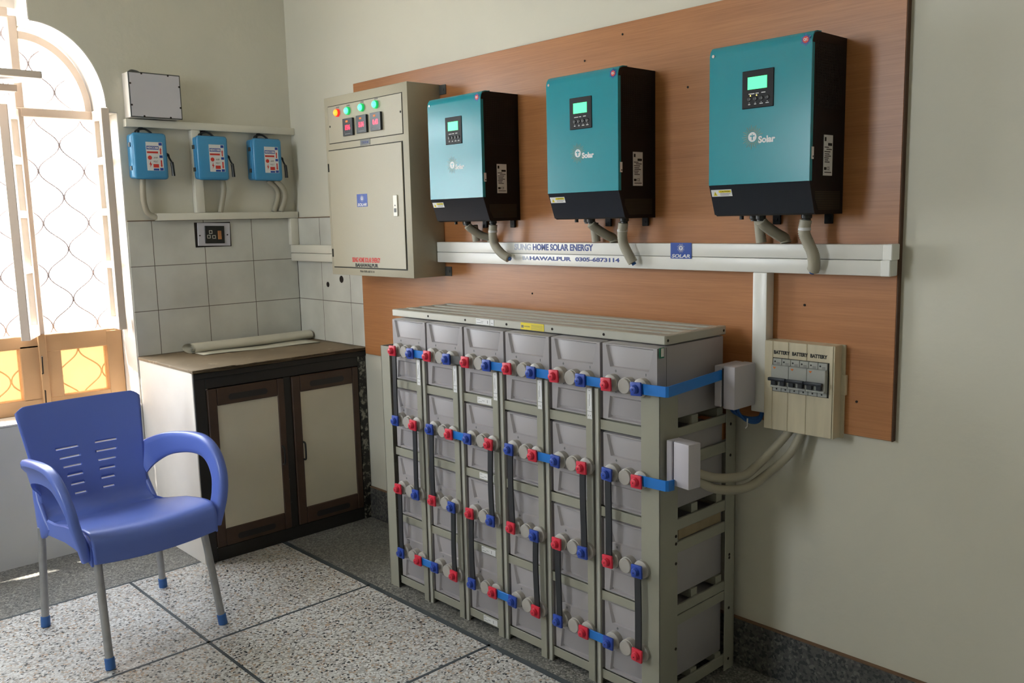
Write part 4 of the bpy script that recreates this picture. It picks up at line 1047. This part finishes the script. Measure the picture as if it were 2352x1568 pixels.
fin('socket_hole_rim', bm, m_trunkd, ins)
lab(fin('rocker', box(new(), .012, .016, .016, .033, .030, .070, .001), m_packing, ins), 'brown worn rocker switch')
bm = new(); [cyl(bm, (.007, y, .05), (.0082, y, .05), .0035, 10) for y in (-.069, .066)]; fin('screw', bm, m_hole, pl)

# ------------------------------------------------------------------ blue plastic armchair
ch = thing('plastic_armchair', 'blue moulded plastic armchair with grey metal legs standing by the window', 'chair', (.905, -1.243, 0), math.radians(2.6))
prof = [(-.362, .772), (-.352, .735), (-.335, .67), (-.315, .60), (-.297, .53), (-.280, .465), (-.262, .415), (-.232, .385), (-.185, .374), (-.13, .378), (-.06, .390), (.02, .404), (.10, .416), (.17, .424), (.215, .425), (.237, .416), (.246, .398), (.249, .372), (.250, .340)]
wid = [.219, .219, .212, .204, .197, .193, .191, .190, .190, .192, .196, .200, .204, .207, .208, .208, .208, .207, .206]
PR = spline([(u, 0, z) for u, z in prof], 6); WR = spline([(w2, 0, 0) for w2 in wid], 6)
NV = 48
bm = new(); G = []
nrow = len(PR)
slot_rows = {}
for i, p in enumerate(PR):
    row = []; wv = WR[i].x
    s_ = i/(nrow-1)
    for j in range(NV+1):
        t = -1+2*j/NV; u, z = p.x, p.z
        if i < 48:                                   # backrest: slight wrap
            k = 1-i/48*.4; u += .018*t*t*k
            if i < 8: z -= .024*max(0, (abs(t)-.84)/.16)**2*(1-i/8)
            if i < 5: z -= .006*(1-t*t)*0
        else:                                        # seat: dished, front edge dips at centre
            a = min(1, (i-48)/20); f_ = max(0, (i-78)/30)
            z += .016*t*t*a*(1-min(1, f_)*.3); z -= .004*f_*(1-t*t)
            if i > 95: z -= .012*(t*t)*(i-95)/13*0
        row.append(bm.verts.new((u, t*wv, z)))
    G.append(row)
# slots: remove thin quads between regular rows of the backrest
holes = set()
def zrow(zt): return min(range(48), key=lambda i: abs(PR[i].z-zt))
for i in range(nrow-1):
    for j in range(NV): bm.faces.new((G[i][j], G[i][j+1], G[i+1][j+1], G[i+1][j]))
shell = fin('seat_shell', bm, m_chair, ch, ang=3)
sm = shell.modifiers.new('thick', 'SOLIDIFY'); sm.thickness = .007; sm.offset = -1
# slots: bright cut lines through the backrest, cut with a boolean made of bars
cut = new()
for k in range(6):
    z = .605-.0325*k
    i = zrow(z); u = PR[i].x
    for s in (-1, 1):
        a, b_ = .030, .108-.0075*k
        v0, v1 = sorted((s*a, s*b_))
        box(cut, u-.06, u+.07, v0, v1, z-.0028, z+.0028)
# (bars are applied as a mesh boolean so that no helper object remains)
me_c = bpy.data.meshes.new('slots'); cut.to_mesh(me_c); cut.free(); oc = bpy.data.objects.new('slots', me_c); COL.objects.link(oc); oc.matrix_world = ch.matrix_basis
shell_mw = ch.matrix_basis
bo = shell.modifiers.new('cut', 'BOOLEAN'); bo.object = oc; bo.operation = 'DIFFERENCE'; bo.solver = 'EXACT'
dg = bpy.context.evaluated_depsgraph_get(); dg.update()
newme = bpy.data.meshes.new_from_object(shell.evaluated_get(dg)); shell.modifiers.clear(); shell.data = newme
bpy.data.objects.remove(oc)
for p_ in shell.data.polygons: p_.use_smooth = True
# arms: looped bands
def arm(s):
    P = spline([(-.292, s*.186, .515), (-.255, s*.212, .545), (-.18, s*.236, .578), (-.08, s*.250, .600), (.02, s*.256, .612), (.10, s*.256, .608), (.16, s*.254, .578), (.200, s*.248, .525), (.212, s*.238, .465), (.212, s*.224, .412), (.206, s*.212, .365)], 6)
    H = spline([(v, 0, 0) for v in (.130, .105, .088, .078, .074, .076, .078, .074, .068, .062, .060)], 6)
    n = len(P); bm = new(); A = []
    for i in range(n):
        T = (P[min(i+1, n-1)]-P[max(i-1, 0)]).normalized(); L = Vector((0, s, 0)); L = (L-T*L.dot(T)).normalized(); U = T.cross(L)*s
        h2 = H[i].x/2; q = .0165 if i > 10 else .008+.0009*i; row = []
        sec = [(-1, -.5), (-1, .5), (-.82, .9), (-.4, 1), (.6, 1), (.95, .85), (1, .5), (.3, .35), (.1, -.6), (0, -1), (-.7, -1), (-.95, -.85)]
        for a, b_ in sec: row.append(bm.verts.new(P[i]+L*(a*q+.006)+U*(b_*h2)))
        A.append(row)
    m_ = len(A[0])
    for a, b_ in zip(A, A[1:]):
        for k in range(m_): bm.faces.new((a[k], a[(k+1) % m_], b_[(k+1) % m_], b_[k]))
    bm.faces.new(A[0]); bm.faces.new(A[-1]); fin('armrest', bm, m_chair, ch, ang=1.1)
arm(-1); arm(1)
# side aprons and rear leg shrouds
for s in (-1, 1):
    bm = new(); A = []
    for u, w2, zt, zb in ((-.25, .186, .386, .335), (-.22, .186, .388, .335), (-.12, .188, .394, .345), (0, .197, .418, .362), (.1, .202, .430, .366), (.2, .203, .437, .358), (.244, .203, .408, .342)):
        A.append([bm.verts.new((u, s*(w2+a), z)) for a, z in ((0, zt), (.007, zt-.004), (.009, zb), (.002, zb))])
    for a, b_ in zip(A, A[1:]):
        for k in range(4): bm.faces.new((a[k], a[(k+1) % 4], b_[(k+1) % 4], b_[k]))
    bm.faces.new(A[0]); bm.faces.new(A[-1]); fin('side_apron', bm, m_chair, ch)
    bm = new(); A = []
    for z, u0, u1, v0, v1 in ((.50, -.310, -.285, .176, .200), (.45, -.305, -.262, .176, .204), (.40, -.298, -.215, .178, .206), (.36, -.290, -.175, .180, .208), (.335, -.280, -.195, .182, .208), (.318, -.270, -.225, .184, .208)):
        uc, ur, vc, vr = (u0+u1)/2, (u1-u0)/2, s*(v0+v1)/2, (v1-v0)/2
        A.append([bm.verts.new((uc+ur*math.cos(t), vc+vr*math.sin(t), z)) for t in [2*PI*k/16 for k in range(16)]])
    for a, b_ in zip(A, A[1:]):
        for k in range(16): bm.faces.new((a[k], a[(k+1) % 16], b_[(k+1) % 16], b_[k]))
    bm.faces.new(A[0]); bm.faces.new(A[-1]); fin('leg_socket', bm, m_chair, ch, ang=.9)
mi_ = ch.matrix_basis.inverted()
for foot, top in (((1.173, -1.42, 0), (1.118, -1.415, .395)), ((1.130, -1.021, 0), (1.098, -1.060, .395)), ((.651, -1.041, 0), (.682, -1.064, .355)), ((.688, -1.475, 0), (.670, -1.453, .355))):
    f_ = mi_ @ Vector(foot); t_2 = mi_ @ Vector(top); d = (t_2-f_).normalized()
    bm = new(); tube(bm, [f_+d*.02, f_+d*.03, t_2], .0128, 16); l = fin('leg', bm, m_alu, ch)
    bm = new(); lathe(bm, f_, d, [(0.0, .0145), (.001, .0155), (.036, .0155), (.038, .0135)], 16)
    for v in bm.verts: v.co.z = max(v.co.z, 0)
    lab(fin('foot_cap', bm, m_cap, l), 'blue plastic foot cap')
bm = new()
for k in range(6):
    for s in (-1, 1):
        pts = [(.06-.022*k+.06*abs(t), s*(.035+.10*t), .4075-.0022*k+.012*(t*t)*.6) for t in (0, .25, .5, .75, 1)]
        tube(bm, spline(pts, 4), .0022, 6)
fin('seat_rib', bm, m_chair, ch)
